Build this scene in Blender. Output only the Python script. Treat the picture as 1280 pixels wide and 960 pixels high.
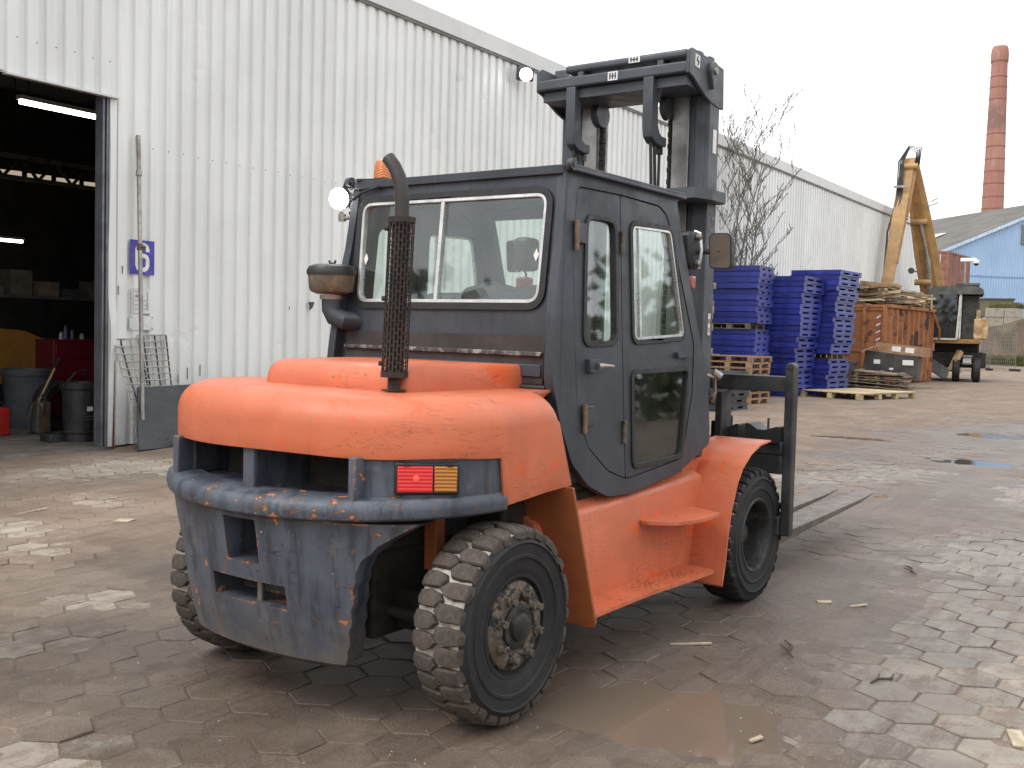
import bpy, bmesh, math, random
import numpy as np
from mathutils import Vector, Matrix
from mathutils.geometry import tessellate_polygon
random.seed(7); rng = np.random.default_rng(7)
R_ = math.radians; PI = math.pi
for o in list(bpy.data.objects): bpy.data.objects.remove(o)
SC = bpy.context.scene; COL = SC.collection

# ------------------------------------------------------------------ camera
CAM_H = 1.6534
_p, _r, _y = R_(2.867), R_(1.4967), R_(33.7426)
_fw = Vector((-math.sin(_y)*math.cos(_p), math.cos(_y)*math.cos(_p), -math.sin(_p)))
_rt = Vector((math.cos(_y), math.sin(_y), 0)); _up = _rt.cross(_fw)
_r2 = _rt*math.cos(_r)+_up*math.sin(_r); _u2 = _up*math.cos(_r)-_rt*math.sin(_r)
cd = bpy.data.cameras.new('camera'); cam = bpy.data.objects.new('camera', cd); COL.objects.link(cam)
cam.matrix_world = Matrix(((_r2.x,_u2.x,-_fw.x,0),(_r2.y,_u2.y,-_fw.y,0),(_r2.z,_u2.z,-_fw.z,CAM_H),(0,0,0,1)))
cd.sensor_width = 36; cd.lens = 1318.36/1280*36; cd.clip_start = .1; cd.clip_end = 3000
SC.camera = cam
# ------------------------------------------------------------------ overcast sky, weak wide sun
SUN_EL, SUN_AZ = R_(52), R_(200)        # azimuth measured from +Y towards +X
w = bpy.data.worlds.new('World'); SC.world = w; w.use_nodes = True
nt = w.node_tree; nt.nodes.clear()
wo = nt.nodes.new('ShaderNodeOutputWorld'); bg = nt.nodes.new('ShaderNodeBackground')
sk = nt.nodes.new('ShaderNodeTexSky'); sk.sky_type = 'NISHITA'; sk.sun_disc = False
sk.sun_elevation = SUN_EL; sk.sun_rotation = SUN_AZ; sk.air_density = 1; sk.dust_density = 4
hs = nt.nodes.new('ShaderNodeHueSaturation'); hs.inputs['Saturation'].default_value = .25; hs.inputs['Value'].default_value = 1.0
mx = nt.nodes.new('ShaderNodeMix'); mx.data_type = 'RGBA'; mx.inputs[0].default_value = .85
mx.inputs[7].default_value = (9.4, 9.6, 9.8, 1)          # cloud cover, in the sky texture's own units
nt.links.new(sk.outputs[0], hs.inputs['Color']); nt.links.new(hs.outputs[0], mx.inputs[6])
nt.links.new(mx.outputs[2], bg.inputs[0]); bg.inputs[1].default_value = .11
nt.links.new(bg.outputs[0], wo.inputs[0])
sl = bpy.data.lights.new('sun', 'SUN'); sl.energy = .9; sl.angle = R_(25); sl.color = (1, .97, .93)
so = bpy.data.objects.new('sun', sl); COL.objects.link(so)
_sd = Vector((math.sin(SUN_AZ)*math.cos(SUN_EL), math.cos(SUN_AZ)*math.cos(SUN_EL), math.sin(SUN_EL)))
so.rotation_euler = _sd.to_track_quat('Z', 'Y').to_euler(); so.location = (0, 0, 30)
SC.view_settings.view_transform = 'Standard'; SC.view_settings.look = 'None'
SC.view_settings.exposure = .82; SC.view_settings.gamma = 1; SC.view_settings.use_curve_mapping = False

# ------------------------------------------------------------------ materials
class N:
    def __init__(s, name):
        s.m = bpy.data.materials.new(name); s.m.use_nodes = True; s.t = s.m.node_tree; s.t.nodes.clear()
        s.out = s.n('ShaderNodeOutputMaterial'); s.b = s.n('ShaderNodeBsdfPrincipled'); s.l(s.b.outputs[0], s.out.inputs[0])
        s._tc = None
    def n(s, t, **k):
        x = s.t.nodes.new(t)
        for a, v in k.items(): setattr(x, a, v)
        return x
    def l(s, a, b): s.t.links.new(a, b)
    def tc(s):
        if not s._tc: s._tc = s.n('ShaderNodeTexCoord').outputs['Object']
        return s._tc
    def pos(s): return s.n('ShaderNodeNewGeometry').outputs['Position']
    def mapping(s, vec, scale):
        m = s.n('ShaderNodeMapping'); s.l(vec, m.inputs[0]); m.inputs['Scale'].default_value = scale; return m.outputs[0]
    def noise(s, scale, detail=6, rough=.6, vec=None, dist=0):
        x = s.n('ShaderNodeTexNoise'); x.inputs['Scale'].default_value = scale; x.inputs['Detail'].default_value = detail
        x.inputs['Roughness'].default_value = rough; x.inputs['Distortion'].default_value = dist
        s.l(vec if vec is not None else s.tc(), x.inputs['Vector']); return x.outputs[0]
    def ramp(s, v, a, b, lo=0., hi=1.):
        x = s.n('ShaderNodeMapRange'); x.interpolation_type = 'SMOOTHSTEP'
        for i, q in zip((1, 2, 3, 4), (a, b, lo, hi)): x.inputs[i].default_value = q
        s.l(v, x.inputs[0]); return x.outputs[0]
    def math(s, op, a, b=None):
        x = s.n('ShaderNodeMath', operation=op)
        for i, q in enumerate((a, b)):
            if q is None: continue
            if isinstance(q, (int, float)): x.inputs[i].default_value = q
            else: s.l(q, x.inputs[i])
        return x.outputs[0]
    def mix(s, f, a, b):
        x = s.n('ShaderNodeMix', data_type='RGBA')
        for i, q in zip((0, 6, 7), (f, a, b)):
            if isinstance(q, tuple): x.inputs[i].default_value = q if len(q) == 4 else (*q, 1)
            elif isinstance(q, (int, float)): x.inputs[i].default_value = q
            else: s.l(q, x.inputs[i])
        return x.outputs[2]
    def set(s, inp, v):
        if isinstance(v, tuple): s.b.inputs[inp].default_value = v if len(v) == 4 else (*v, 1)
        elif isinstance(v, (int, float)): s.b.inputs[inp].default_value = v
        else: s.l(v, s.b.inputs[inp])
    def bump(s, h, strength=.3, dist=.01):
        x = s.n('ShaderNodeBump'); x.inputs['Strength'].default_value = strength; x.inputs['Distance'].default_value = dist
        s.l(h, x.inputs['Height']); s.l(x.outputs[0], s.b.inputs['Normal'])
    def rnd(s): return s.n('ShaderNodeObjectInfo').outputs['Random']
    def attr(s, name, typ='GEOMETRY'):
        return s.n('ShaderNodeAttribute', attribute_name=name, attribute_type=typ).outputs['Fac']

def simple(name, col, rough=.6, metal=0., var=.25, scale=6, bump=.15, dirt=None, dirt_amt=.5, dscale=3, objvar=0, bdist=.005):
    n = N(name); a = n.noise(scale)
    dk = tuple(c*(1-var) for c in col); lt = tuple(min(1, c*(1+var)) for c in col)
    c = n.mix(n.ramp(a, .3, .7), dk, lt)
    if dirt:
        c = n.mix(n.math('MULTIPLY', n.ramp(n.noise(dscale, 8, .7), .45, .7), dirt_amt), c, dirt)
    if objvar:
        hv = n.n('ShaderNodeHueSaturation'); n.l(c, hv.inputs['Color']); n.l(n.ramp(n.rnd(), 0, 1, 1-objvar, 1+objvar), hv.inputs['Value']); c = hv.outputs[0]
    n.set('Base Color', c); n.set('Metallic', metal)
    n.set('Roughness', n.ramp(n.noise(scale*2.3), .3, .7, max(.02, rough-.1), min(1, rough+.1)))
    if bump: n.bump(n.noise(scale*6, 8, .7), bump, bdist)
    return n.m

M = {}
def edge_mask(n, r=.014, a=.02, b=.16):
    bv = n.n('ShaderNodeBevel', samples=4); bv.inputs[0].default_value = r; g = n.n('ShaderNodeNewGeometry')
    d = n.n('ShaderNodeVectorMath', operation='DOT_PRODUCT'); n.l(bv.outputs[0], d.inputs[0]); n.l(g.outputs['Normal'], d.inputs[1])
    return n.ramp(n.math('SUBTRACT', 1.0, d.outputs['Value']), a, b)
def orange_paint(name, col, wear=1.0):
    n = N(name); tc = n.tc()
    c = n.mix(n.ramp(n.noise(1.6, 5), .3, .72), tuple(x*.84 for x in col), tuple(min(1, x*1.1) for x in col))
    # chalky, faded film and fresher touched-up patches
    c = n.mix(n.math('MULTIPLY', n.ramp(n.noise(3.1, 9, .72), .5, .8), .55), c, (.54, .205, .125))
    c = n.mix(n.math('MULTIPLY', n.ramp(n.noise(5.3, 4, .55, dist=.6), .62, .67), .6*wear), c, (.72, .105, .02))
    c = n.mix(n.math('MULTIPLY', n.ramp(n.noise(7, 9, .8), .52, .8), .35), c, (.25, .11, .07))
    # scratches: thin horizontal-ish cracks
    sv = n.mapping(tc, (2.2, 2.2, 16)); s1 = n.noise(1.6, 5, .6, sv, 1.2)
    crack = n.math('MULTIPLY', n.ramp(n.math('ABSOLUTE', n.math('SUBTRACT', s1, .5)), .0, .009, 1, 0), n.ramp(n.noise(1.7, 3), .48, .56))
    c = n.mix(n.math('MULTIPLY', crack, .8*wear), c, (.14, .05, .03))
    chip = n.ramp(n.noise(19, 6, .65), .675, .69)
    chip = n.math('MULTIPLY', chip, n.ramp(n.noise(2.1, 4, .6), .5, .62))
    c = n.mix(n.math('MULTIPLY', chip, wear), c, (.07, .045, .04))
    ed = n.math('MULTIPLY', edge_mask(n, .012), n.ramp(n.noise(16, 7, .7), .46, .56)); c = n.mix(n.math('MULTIPLY', ed, .85), c, (.13, .075, .055))
    vs = n.noise(2.4, 5, .6, n.mapping(tc, (6, 6, .5)))
    c = n.mix(n.math('MULTIPLY', n.ramp(vs, .52, .75), .3), c, (.3, .12, .07))
    n.set('Base Color', c); n.set('Roughness', n.ramp(n.noise(4, 6), .3, .75, .34, .58)); n.set('Specular IOR Level', .45)
    n.bump(n.math('ADD', n.noise(2.2, 2), n.math('MULTIPLY', n.noise(60, 3), .04)), .22, .02)
    return n.m
M['orange'] = orange_paint('orange_paint', (.57, .145, .066))
M['ochre'] = orange_paint('orange_paint_shaded', (.37, .115, .042))  # darker copy of the orange: shade on the inner plates put into the colour

def grey_paint():
    n = N('counterweight_paint'); tc = n.tc()
    c = n.mix(n.ramp(n.noise(2.5, 6), .3, .7), (.052, .063, .086), (.09, .104, .132))
    st = n.noise(2.2, 7, .65, n.mapping(tc, (5, 5, .8)))
    c = n.mix(n.math('MULTIPLY', n.ramp(st, .46, .62), .75), c, (.024, .028, .037))
    c = n.mix(n.math('MULTIPLY', n.ramp(n.noise(4.5, 9, .75), .52, .75), .55), c, (.17, .165, .165))
    sep = n.n('ShaderNodeSeparateXYZ'); n.l(tc, sep.inputs[0])
    # wear is heaviest on the rubbing edge and around the drawbar pocket
    rub = n.math('MAXIMUM', n.ramp(n.math('ABSOLUTE', n.math('SUBTRACT', sep.outputs[2], .90)), .02, .10, .026, 0), n.ramp(n.math('ABSOLUTE', n.math('SUBTRACT', sep.outputs[2], .46)), .05, .22, .036, 0))
    k = n.math('ADD', n.noise(11, 8, .62, n.mapping(tc, (1, 1, 1.4)), .4), rub)
    k = n.math('SUBTRACT', k, n.ramp(n.noise(2.6, 4, .6), .42, .62, .075, -.02))
    c = n.mix(n.ramp(k, .60, .63), c, (.12, .06, .035))
    c = n.mix(n.ramp(k, .645, .66), c, (.50, .19, .08))
    ed = edge_mask(n, .02); en = n.noise(13, 8, .7); c = n.mix(n.math('MULTIPLY', ed, n.ramp(en, .44, .52)), c, (.13, .075, .05)); c = n.mix(n.math('MULTIPLY', ed, n.ramp(en, .56, .60)), c, (.50, .21, .09))
    hz = n.noise(3, 7, .7, n.mapping(tc, (2.5, 2.5, 14)), .8); c = n.mix(n.math('MULTIPLY', n.math('MULTIPLY', n.ramp(hz, .58, .63), n.ramp(n.noise(1.6, 3), .5, .6)), .8), c, (.03, .03, .034))
    k2 = n.noise(34, 5, .6); c = n.mix(n.ramp(k2, .68, .70), c, (.03, .025, .025))
    k3 = n.noise(27, 6, .6, n.mapping(tc, (1, 1.3, 1))); c = n.mix(n.ramp(k3, .71, .72), c, (.6, .55, .5))
    vs = n.noise(3, 5, .6, n.mapping(tc, (7, 7, .6))); c = n.mix(n.math('MULTIPLY', n.ramp(vs, .58, .74), .5), c, (.16, .085, .05))
    low = n.ramp(sep.outputs[2], .2, .6, .85, 0)
    c = n.mix(n.math('MULTIPLY', low, n.ramp(n.noise(5, 8, .7), .3, .6)), c, (.12, .10, .085))
    n.set('Base Color', c); n.set('Roughness', n.ramp(n.noise(5), .3, .7, .4, .65))
    n.bump(n.math('ADD', n.noise(9, 8, .7), n.math('MULTIPLY', n.ramp(k, .61, .66), -.5)), .35, .012)
    return n.m
M['cw'] = grey_paint()

def cab_paint():
    n = N('cab_paint'); tc = n.tc()
    c = n.mix(n.ramp(n.noise(1.8, 6), .3, .7), (.024, .029, .039), (.043, .050, .063))
    vs = n.noise(3.2, 6, .65, n.mapping(tc, (9, 9, .7)))
    c = n.mix(n.math('MULTIPLY', n.ramp(vs, .56, .66), .75), c, (.018, .019, .023))
    c = n.mix(n.math('MULTIPLY', n.ramp(n.noise(5, 9, .75), .52, .8), .5), c, (.10, .11, .12))
    chip = n.noise(23, 6, .6); c = n.mix(n.ramp(chip, .71, .73), c, (.012, .011, .011))
    rust = n.noise(6, 8, .7); c = n.mix(n.math('MULTIPLY', n.ramp(rust, .7, .76), .7), c, (.10, .05, .03))
    n.set('Base Color', c); n.set('Roughness', n.ramp(n.noise(6), .3, .7, .38, .6)); n.bump(n.noise(12, 6, .6), .12, .01)
    return n.m
M['cab'] = cab_paint()
M['mast'] = simple('mast_paint', (.055, .062, .074), .5, 0, .2, 4, .12, (.10, .10, .105), .4)
M['rail'] = simple('greasy_rail_steel', (.26, .25, .24), .38, .6, .25, 5, .1, (.11, .08, .06), .5)
M['black'] = simple('black_metal', (.016, .016, .018), .5, 0, .3, 8, .1, (.05, .042, .036), .45)
M['rubber'] = simple('rubber_seal', (.013, .013, .014), .55, 0, .3, 10, .1, (.04, .036, .032), .5)
M['chassis'] = simple('chassis_grime', (.018, .015, .013), .8, 0, .4, 6, .4, (.05, .036, .026), .6)
M['exhaust'] = simple('rusty_exhaust', (.035, .026, .023), .7, .2, .35, 12, .3, (.085, .045, .03), .55, 8)
M['chrome'] = simple('window_trim', (.62, .62, .61), .32, .7, .15, 8, .05, (.3, .28, .25), .35, 9)
M['steel'] = simple('worn_steel', (.30, .28, .26), .42, .8, .25, 9, .15, (.14, .09, .06), .6)
M['seat'] = simple('seat_vinyl', (.02, .021, .023), .6, 0, .2, 8, .1)
M['skin_dark'] = simple('dark_plastic', (.018, .018, .02), .45, 0, .25, 9, .08)
M['label'] = simple('label_white', (.7, .7, .68), .5, 0, .08, 30, 0)
M['ink'] = simple('label_ink', (.05, .05, .055), .6, 0, .1, 30, 0)
M['fork'] = simple('fork_steel', (.125, .105, .09), .5, .3, .25, 5, .2, (.17, .12, .085), .6)
M['carriage'] = simple('carriage_steel', (.032, .033, .034), .5, .2, .35, 6, .2, (.09, .085, .08), .5)

def rubber_tyre():
    n = N('tyre_rubber')
    c = n.mix(n.ramp(n.noise(5, 8, .7), .35, .7), (.007, .007, .008), (.020, .0195, .020))
    c = n.mix(n.math('MULTIPLY', n.ramp(n.noise(3, 8, .7), .52, .8), .4), c, (.08, .065, .052))
    n.set('Base Color', c); n.set('Roughness', .72); n.bump(n.noise(30, 6, .6), .2, .004); return n.m
M['tyre'] = rubber_tyre()
def tread_mat():
    n = N('tread_block_rubber')
    c = n.mix(n.ramp(n.noise(14, 8, .7), .3, .7), (.038, .030, .026), (.095, .074, .058))
    c = n.mix(n.ramp(n.rnd(), 0, 1, 0, .4), c, (.035, .030, .028))
    c = n.mix(n.math('MULTIPLY', n.ramp(n.noise(36, 6, .75), .52, .66), .5), c, (.15, .118, .095))
    n.set('Base Color', c); n.set('Roughness', .85); n.bump(n.noise(60, 6, .7), .5, .004); return n.m
M['tread'] = tread_mat()
M['groove'] = simple('dried_mud_in_grooves', (.40, .365, .32), .9, 0, .35, 22, .5, (.16, .13, .10), .6, 9)
M['hub0'] = simple('muddy_hub', (.115, .088, .064), .8, 0, .5, 10, .6, (.016, .015, .015), .95, 12)
n = N('mud_caked_hub'); c = n.mix(n.ramp(n.noise(14, 8, .7), .35, .65), (.075, .055, .04), (.17, .135, .10)); c = n.mix(n.ramp(n.noise(15, 6, .65, dist=.5), .50, .56), c, (.012, .012, .013)); c = n.mix(n.math('MULTIPLY', edge_mask(n, .008), n.ramp(n.noise(30, 4), .5, .6)), c, (.24, .20, .16))
n.set('Base Color', c); n.set('Roughness', .75); n.bump(n.noise(26, 8, .75), .6, .01); M['hub'] = n.m
M['hubblack'] = simple('hub_black', (.018, .018, .019), .5, .1, .3, 14, .3, (.12, .095, .075), .6, 9)

def glass(name, tint, refl=1.0, haze=.04):
    n = N(name); t = n.t; t.nodes.remove(n.b)
    tr = n.n('ShaderNodeBsdfTransparent'); tr.inputs[0].default_value = (*tint, 1)
    gl = n.n('ShaderNodeBsdfGlossy'); gl.inputs[0].default_value = (.95, .97, 1, 1); gl.inputs['Roughness'].default_value = .03
    df = n.n('ShaderNodeBsdfDiffuse'); df.inputs[0].default_value = (.35, .33, .3, 1)
    fr = n.n('ShaderNodeFresnel'); n.l(n.math('SUBTRACT', 1.5, n.math('MULTIPLY', n.n('ShaderNodeNewGeometry').outputs['Backfacing'], .8333)), fr.inputs[0])
    m1 = n.n('ShaderNodeMixShader'); n.l(n.math('MULTIPLY', n.ramp(n.noise(4, 8, .7), .35, .75), haze*2), m1.inputs[0]); n.l(tr.outputs[0], m1.inputs[1]); n.l(df.outputs[0], m1.inputs[2])
    m2 = n.n('ShaderNodeMixShader'); n.l(n.math('MULTIPLY', fr.outputs[0], refl), m2.inputs[0]); n.l(m1.outputs[0], m2.inputs[1]); n.l(gl.outputs[0], m2.inputs[2])
    n.l(m2.outputs[0], n.out.inputs[0]); return n.m
M['glass'] = glass('cab_glass', (.93, .975, .955), 1.15, .03)
M['glassdark'] = glass('lower_door_glass', (.66, .74, .69), 1.1, .025)
def emit(name, col, strength, base=(.8, .8, .8)):
    n = N(name); n.set('Base Color', base); n.set('Emission Color', col); n.set('Emission Strength', strength); n.set('Roughness', .3); return n.m
M['lamp_on'] = emit('work_lamp_lit', (1, 1, .98), 22)
M['tube_on'] = emit('fluorescent_lit', (1, .95, .86), 5)
def lens(name, col, em):
    n = N(name); x = n.n('ShaderNodeTexWave'); x.inputs['Scale'].default_value = 42; x.bands_direction = 'DIAGONAL'; n.l(n.tc(), x.inputs[0])
    n.set('Base Color', n.mix(n.ramp(x.outputs[1], .2, .8), tuple(c*.5 for c in col), col)); n.set('Roughness', .15); n.set('Coat Weight', .6)
    if em: n.set('Emission Color', em[0]); n.set('Emission Strength', em[1])
    n.bump(x.outputs[1], .4, .004); return n.m
M['lens_red'] = lens('tail_lens_red', (.55, .015, .02), ((1, .03, .03), .16))
M['lens_amber'] = lens('tail_lens_amber', (.55, .2, .02), None)
M['lens_red_off'] = lens('marker_lens_red', (.4, .03, .02), None)
M['beacon'] = lens('beacon_amber', (.75, .2, .03), None)
M['bulb'] = emit('tail_bulb', (1, .10, .07), .5, (.5, .03, .03))

# ------------------------------------------------------------------ mesh helpers
class MB:
    def __init__(s): s.v = []; s.f = []; s.mi = []
    def add(s, vs, fs, mi=0):
        b = len(s.v); s.v += [tuple(map(float, p)) for p in vs]; s.f += [tuple(b+i for i in f) for f in fs]; s.mi += [mi]*len(fs); return s
    def box(s, x0, x1, y0, y1, z0, z1, mi=0, M4=None):
        vs = [Vector((x, y, z)) for z in (z0, z1) for y in (y0, y1) for x in (x0, x1)]
        if M4 is not None: vs = [M4 @ v for v in vs]
        return s.add(vs, [(0, 2, 3, 1), (4, 5, 7, 6), (0, 1, 5, 4), (2, 6, 7, 3), (0, 4, 6, 2), (1, 3, 7, 5)], mi)
    def beam(s, a, b, wd, ht, up=(0, 0, 1), mi=0):
        a, b = Vector(a), Vector(b); d = (b-a).normalized(); u = Vector(up)
        if abs(d.dot(u)) > .98: u = Vector((1, 0, 0))
        sx = d.cross(u).normalized(); u = sx.cross(d)
        vs = [p+sx*i*wd/2+u*j*ht/2 for p in (a, b) for i, j in ((-1, -1), (1, -1), (1, 1), (-1, 1))]
        return s.add(vs, [(3, 2, 1, 0), (4, 5, 6, 7)]+[(i, (i+1) % 4, 4+(i+1) % 4, 4+i) for i in range(4)], mi)
    def tube(s, pts, r, n=10, mi=0, cap=True):
        pts = [Vector(p) for p in pts]; rs = r if isinstance(r, (list, tuple)) else [r]*len(pts)
        u = None; rings = []
        for i, p in enumerate(pts):
            d = (pts[min(i+1, len(pts)-1)]-pts[max(i-1, 0)]).normalized()
            if u is None: u = d.orthogonal().normalized()
            u = (u-d*u.dot(d)).normalized(); q = d.cross(u)
            rings.append([p+(u*math.cos(2*PI*k/n)+q*math.sin(2*PI*k/n))*rs[i] for k in range(n)])
        return s.loft(rings, True, cap, mi)
    def loft(s, rings, closed=True, cap=True, mi=0):
        n = len(rings[0]); vs = [p for r in rings for p in r]; fs = []
        for i in range(len(rings)-1):
            for k in range(n if closed else n-1):
                k2 = (k+1) % n; fs.append((i*n+k, i*n+k2, (i+1)*n+k2, (i+1)*n+k))
        if cap: fs += [tuple(range(n))[::-1], tuple(range((len(rings)-1)*n, len(rings)*n))]
        return s.add(vs, fs, mi)
    def lathe(s, prof, origin, axis=(0, 1, 0), n=32, mi=0, close=False):
        """prof: (radius, height along axis)"""
        ax = Vector(axis).normalized(); u = ax.orthogonal().normalized(); q = ax.cross(u); o = Vector(origin)
        rings = [[o+ax*h+(u*math.cos(2*PI*k/n)+q*math.sin(2*PI*k/n))*r for k in range(n)] for r, h in prof]
        return s.loft(rings, True, not close, mi)
    def prism(s, loops, d0, d1, fn, mi=0):
        """2-D polygon (first loop outer, others holes) extruded from d0 to d1; fn(u,v,d) -> xyz"""
        flat = [p for l in loops for p in l]
        tr = tessellate_polygon([[Vector((p[0], p[1], 0)) for p in l] for l in loops])
        n = len(flat); vs = [fn(p[0], p[1], d0) for p in flat]+[fn(p[0], p[1], d1) for p in flat]
        fs = [t for t in tr]+[tuple(n+i for i in t[::-1]) for t in tr]; b = 0
        for l in loops:
            m = len(l); fs += [(b+i, b+(i+1) % m, n+b+(i+1) % m, n+b+i) for i in range(m)]; b += m
        return s.add(vs, fs, mi)
    def mesh(s, name, flip=False, smooth=35, weld=False):
        me = bpy.data.meshes.new(name)
        vs = [(x, -y, z) for x, y, z in s.v] if flip else s.v
        me.from_pydata(vs, [], s.f)
        for p, m in zip(me.polygons, s.mi): p.material_index = m
        bm = bmesh.new(); bm.from_mesh(me)
        if weld: bmesh.ops.remove_doubles(bm, verts=bm.verts, dist=1e-4)
        bmesh.ops.recalc_face_normals(bm, faces=bm.faces); bm.to_mesh(me); bm.free()
        if smooth:
            for p in me.polygons: p.use_smooth = True
            me.set_sharp_from_angle(angle=R_(smooth))
        return me
    def build(s, name, mat, parent=None, flip=False, smooth=35, bevel=0, segs=2, loc=None, rot=None, weld=False):
        me = s.mesh(name, flip, smooth, weld); return obj(name, me, mat, parent, bevel, segs, loc, rot)

def obj(name, me, mat, parent=None, bevel=0, segs=2, loc=None, rot=None):
    for m in (mat if isinstance(mat, (list, tuple)) else [mat]):
        me.materials.append(M[m] if isinstance(m, str) else m)
    o = bpy.data.objects.new(name, me); COL.objects.link(o)
    if parent: o.parent = parent
    if loc: o.location = loc
    if rot: o.rotation_euler = rot
    if bevel:
        b = o.modifiers.new('bevel', 'BEVEL'); b.width = bevel; b.segments = segs; b.limit_method = 'ANGLE'; b.angle_limit = R_(40); b.harden_normals = False
    return o
def tag(o, label=None, cat=None, group=None, kind=None):
    if label: o['label'] = label
    if cat: o['category'] = cat
    if group: o['group'] = group
    if kind: o['kind'] = kind
    return o
def thing(name, label, cat, loc=(0, 0, 0), rz=0, group=None):
    o = bpy.data.objects.new(name, None); COL.objects.link(o); o.location = loc; o.rotation_euler = (0, 0, rz); o.empty_display_size = .2
    return tag(o, label, cat, group)
def inst(src, name, parent=None, loc=None, rot=None, scale=None):
    o = bpy.data.objects.new(name, src.data); COL.objects.link(o); o.parent = parent
    if loc is not None: o.location = loc
    if rot is not None: o.rotation_euler = rot
    if scale is not None: o.scale = scale
    for md in src.modifiers:
        if md.type == 'BEVEL':
            b = o.modifiers.new('bevel', 'BEVEL'); b.width = md.width; b.segments = md.segments; b.limit_method = 'ANGLE'; b.angle_limit = md.angle_limit
    return o
def copy_tree(o, parent=None):
    c = o.copy(); COL.objects.link(c); c.parent = parent
    for ch in o.children: copy_tree(ch, c)
    return c
def cut(o, cutters):
    """subtract the cutter meshes and bake the result"""
    tmp = []
    for i, c in enumerate(cutters):
        me = c.mesh('cutter', True, 0); t = bpy.data.objects.new('cutter', me); COL.objects.link(t); tmp.append(t)
        m = o.modifiers.new('b%d' % i, 'BOOLEAN'); m.operation = 'DIFFERENCE'; m.object = t; m.solver = 'EXACT'
        t.matrix_world = o.matrix_world
    for t in tmp:
        if o.parent: t.parent = o.parent
    bpy.context.view_layer.update()
    ev = o.evaluated_get(bpy.context.evaluated_depsgraph_get()); me = bpy.data.meshes.new_from_object(ev)
    o.modifiers.clear(); old = o.data; o.data = me
    for t in tmp: bpy.data.objects.remove(t)
    for p in me.polygons: p.use_smooth = True
    me.set_sharp_from_angle(angle=R_(35))
def rpoly(pts, r, n=5):
    """round the corners of a 2-D polygon"""
    out = []; m = len(pts); rr = r if isinstance(r, (list, tuple)) else [r]*m
    for i in range(m):
        a, b, c = Vector((*pts[i-1], 0)), Vector((*pts[i], 0)), Vector((*pts[(i+1) % m], 0))
        d1 = (a-b); d2 = (c-b); q = min(rr[i], d1.length*.48, d2.length*.48)
        if q < 1e-4: out.append(pts[i]); continue
        p1 = b+d1.normalized()*q; p2 = b+d2.normalized()*q
        for k in range(n+1):
            t = k/n; p = p1*(1-t)**2+b*2*t*(1-t)+p2*t*t; out.append((p.x, p.y))
    return out
def inset(pts, d):
    """move a closed loop of points inwards by d"""
    m = len(pts); area = sum(pts[i-1][0]*pts[i][1]-pts[i][0]*pts[i-1][1] for i in range(m)); sg = 1 if area > 0 else -1; out = []
    for i in range(m):
        a, b, c = pts[i-1], pts[i], pts[(i+1) % m]
        t = Vector((c[0]-a[0], c[1]-a[1])).normalized(); out.append((b[0]-t.y*d*sg, b[1]+t.x*d*sg))
    return out

# value noise for heights
_tab = rng.random((256, 256))
def vnoise(x, y):
    xi, yi = np.floor(x).astype(int), np.floor(y).astype(int); fx, fy = x-xi, y-yi
    fx = fx*fx*(3-2*fx); fy = fy*fy*(3-2*fy)
    g = lambda a, b: _tab[a % 256, b % 256]
    return (g(xi, yi)*(1-fx)+g(xi+1, yi)*fx)*(1-fy)+(g(xi, yi+1)*(1-fx)+g(xi+1, yi+1)*fx)*fy
def fbm(x, y, o=5, g=.5):
    s = 0; a = 1; t = 0
    for i in range(o): s = s+a*vnoise(x*2**i+17*i, y*2**i+31*i); t += a; a *= g
    return s/t

# ------------------------------------------------------------------ ground, mud, pavers
PUD = [(-2.0, 4.16, .72, .42, .016), (-2.79, 15.67, .55, .42, .02), (-5.12, 18.0, .75, .28, .02), (-2.83, 11.45, .25, .16, .018), (-2.5, 11.62, .22, .13, .018), (-3.3, 20.5, 1.1, .7, .02)]
PALE = [(-1.36, 8.7, 1.1, 1.6), (-.9, 5.0, .7, .8), (-.9, 6.4, .8, 1.0), (-.4, 4.2, .7, .8), (-3.2, 13.7, 1.3, 1.3), (-1.76, 12.6, .9, 1.3), (-10.3, 6.9, .8, 1.2), (-7.8, 4.7, .6, .45), (-5.4, 3.8, .3, .3),
        (-6.9, 4.3, .35, .3), (-8.5, 5.9, .6, .3), (-5.0, 3.0, .5, .5), (-3.5, 2.2, .6, .5), (-9.5, 7.9, 1.6, .5), (-4.0, 12.1, .6, .8)]
WET = [(-4.6, 2.9, 1.5, .8), (-1.6, 7.5, .9, 2.5), (-5.5, 4.6, 1.2, .6), (-2.2, 4.6, 1.6, 1.3), (-2.3, 6.6, 1.3, 2.4), (-3.3, 3.6, 1.2, .9), (-3, 10.5, 2.0, 3.0), (-3.2, 17, 2.5, 5), (-2.0, 22, 3, 6)]
MUDS = [(-1.75, 5.7, .38, .9), (-1.9, 7.6, .5, 1.4), (-2.4, 10.2, .7, 1.8), (-2.6, 14, .9, 2.6), (-6.2, 5.3, 1.5, .7)]
def dep(x, y): return sum(d*np.exp(-(((x-a)/rx)**2+((y-b)/ry)**2)**1.5) for a, b, rx, ry, d in PUD)
def clean(x, y): return np.clip(sum(np.exp(-(((x-a)/rx)**2+((y-b)/ry)**2)) for a, b, rx, ry in PALE), 0, 1)
def wet(x, y): return np.clip(sum(np.exp(-(((x-a)/rx)**2+((y-b)/ry)**2)) for a, b, rx, ry in WET), 0, 1)
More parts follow.
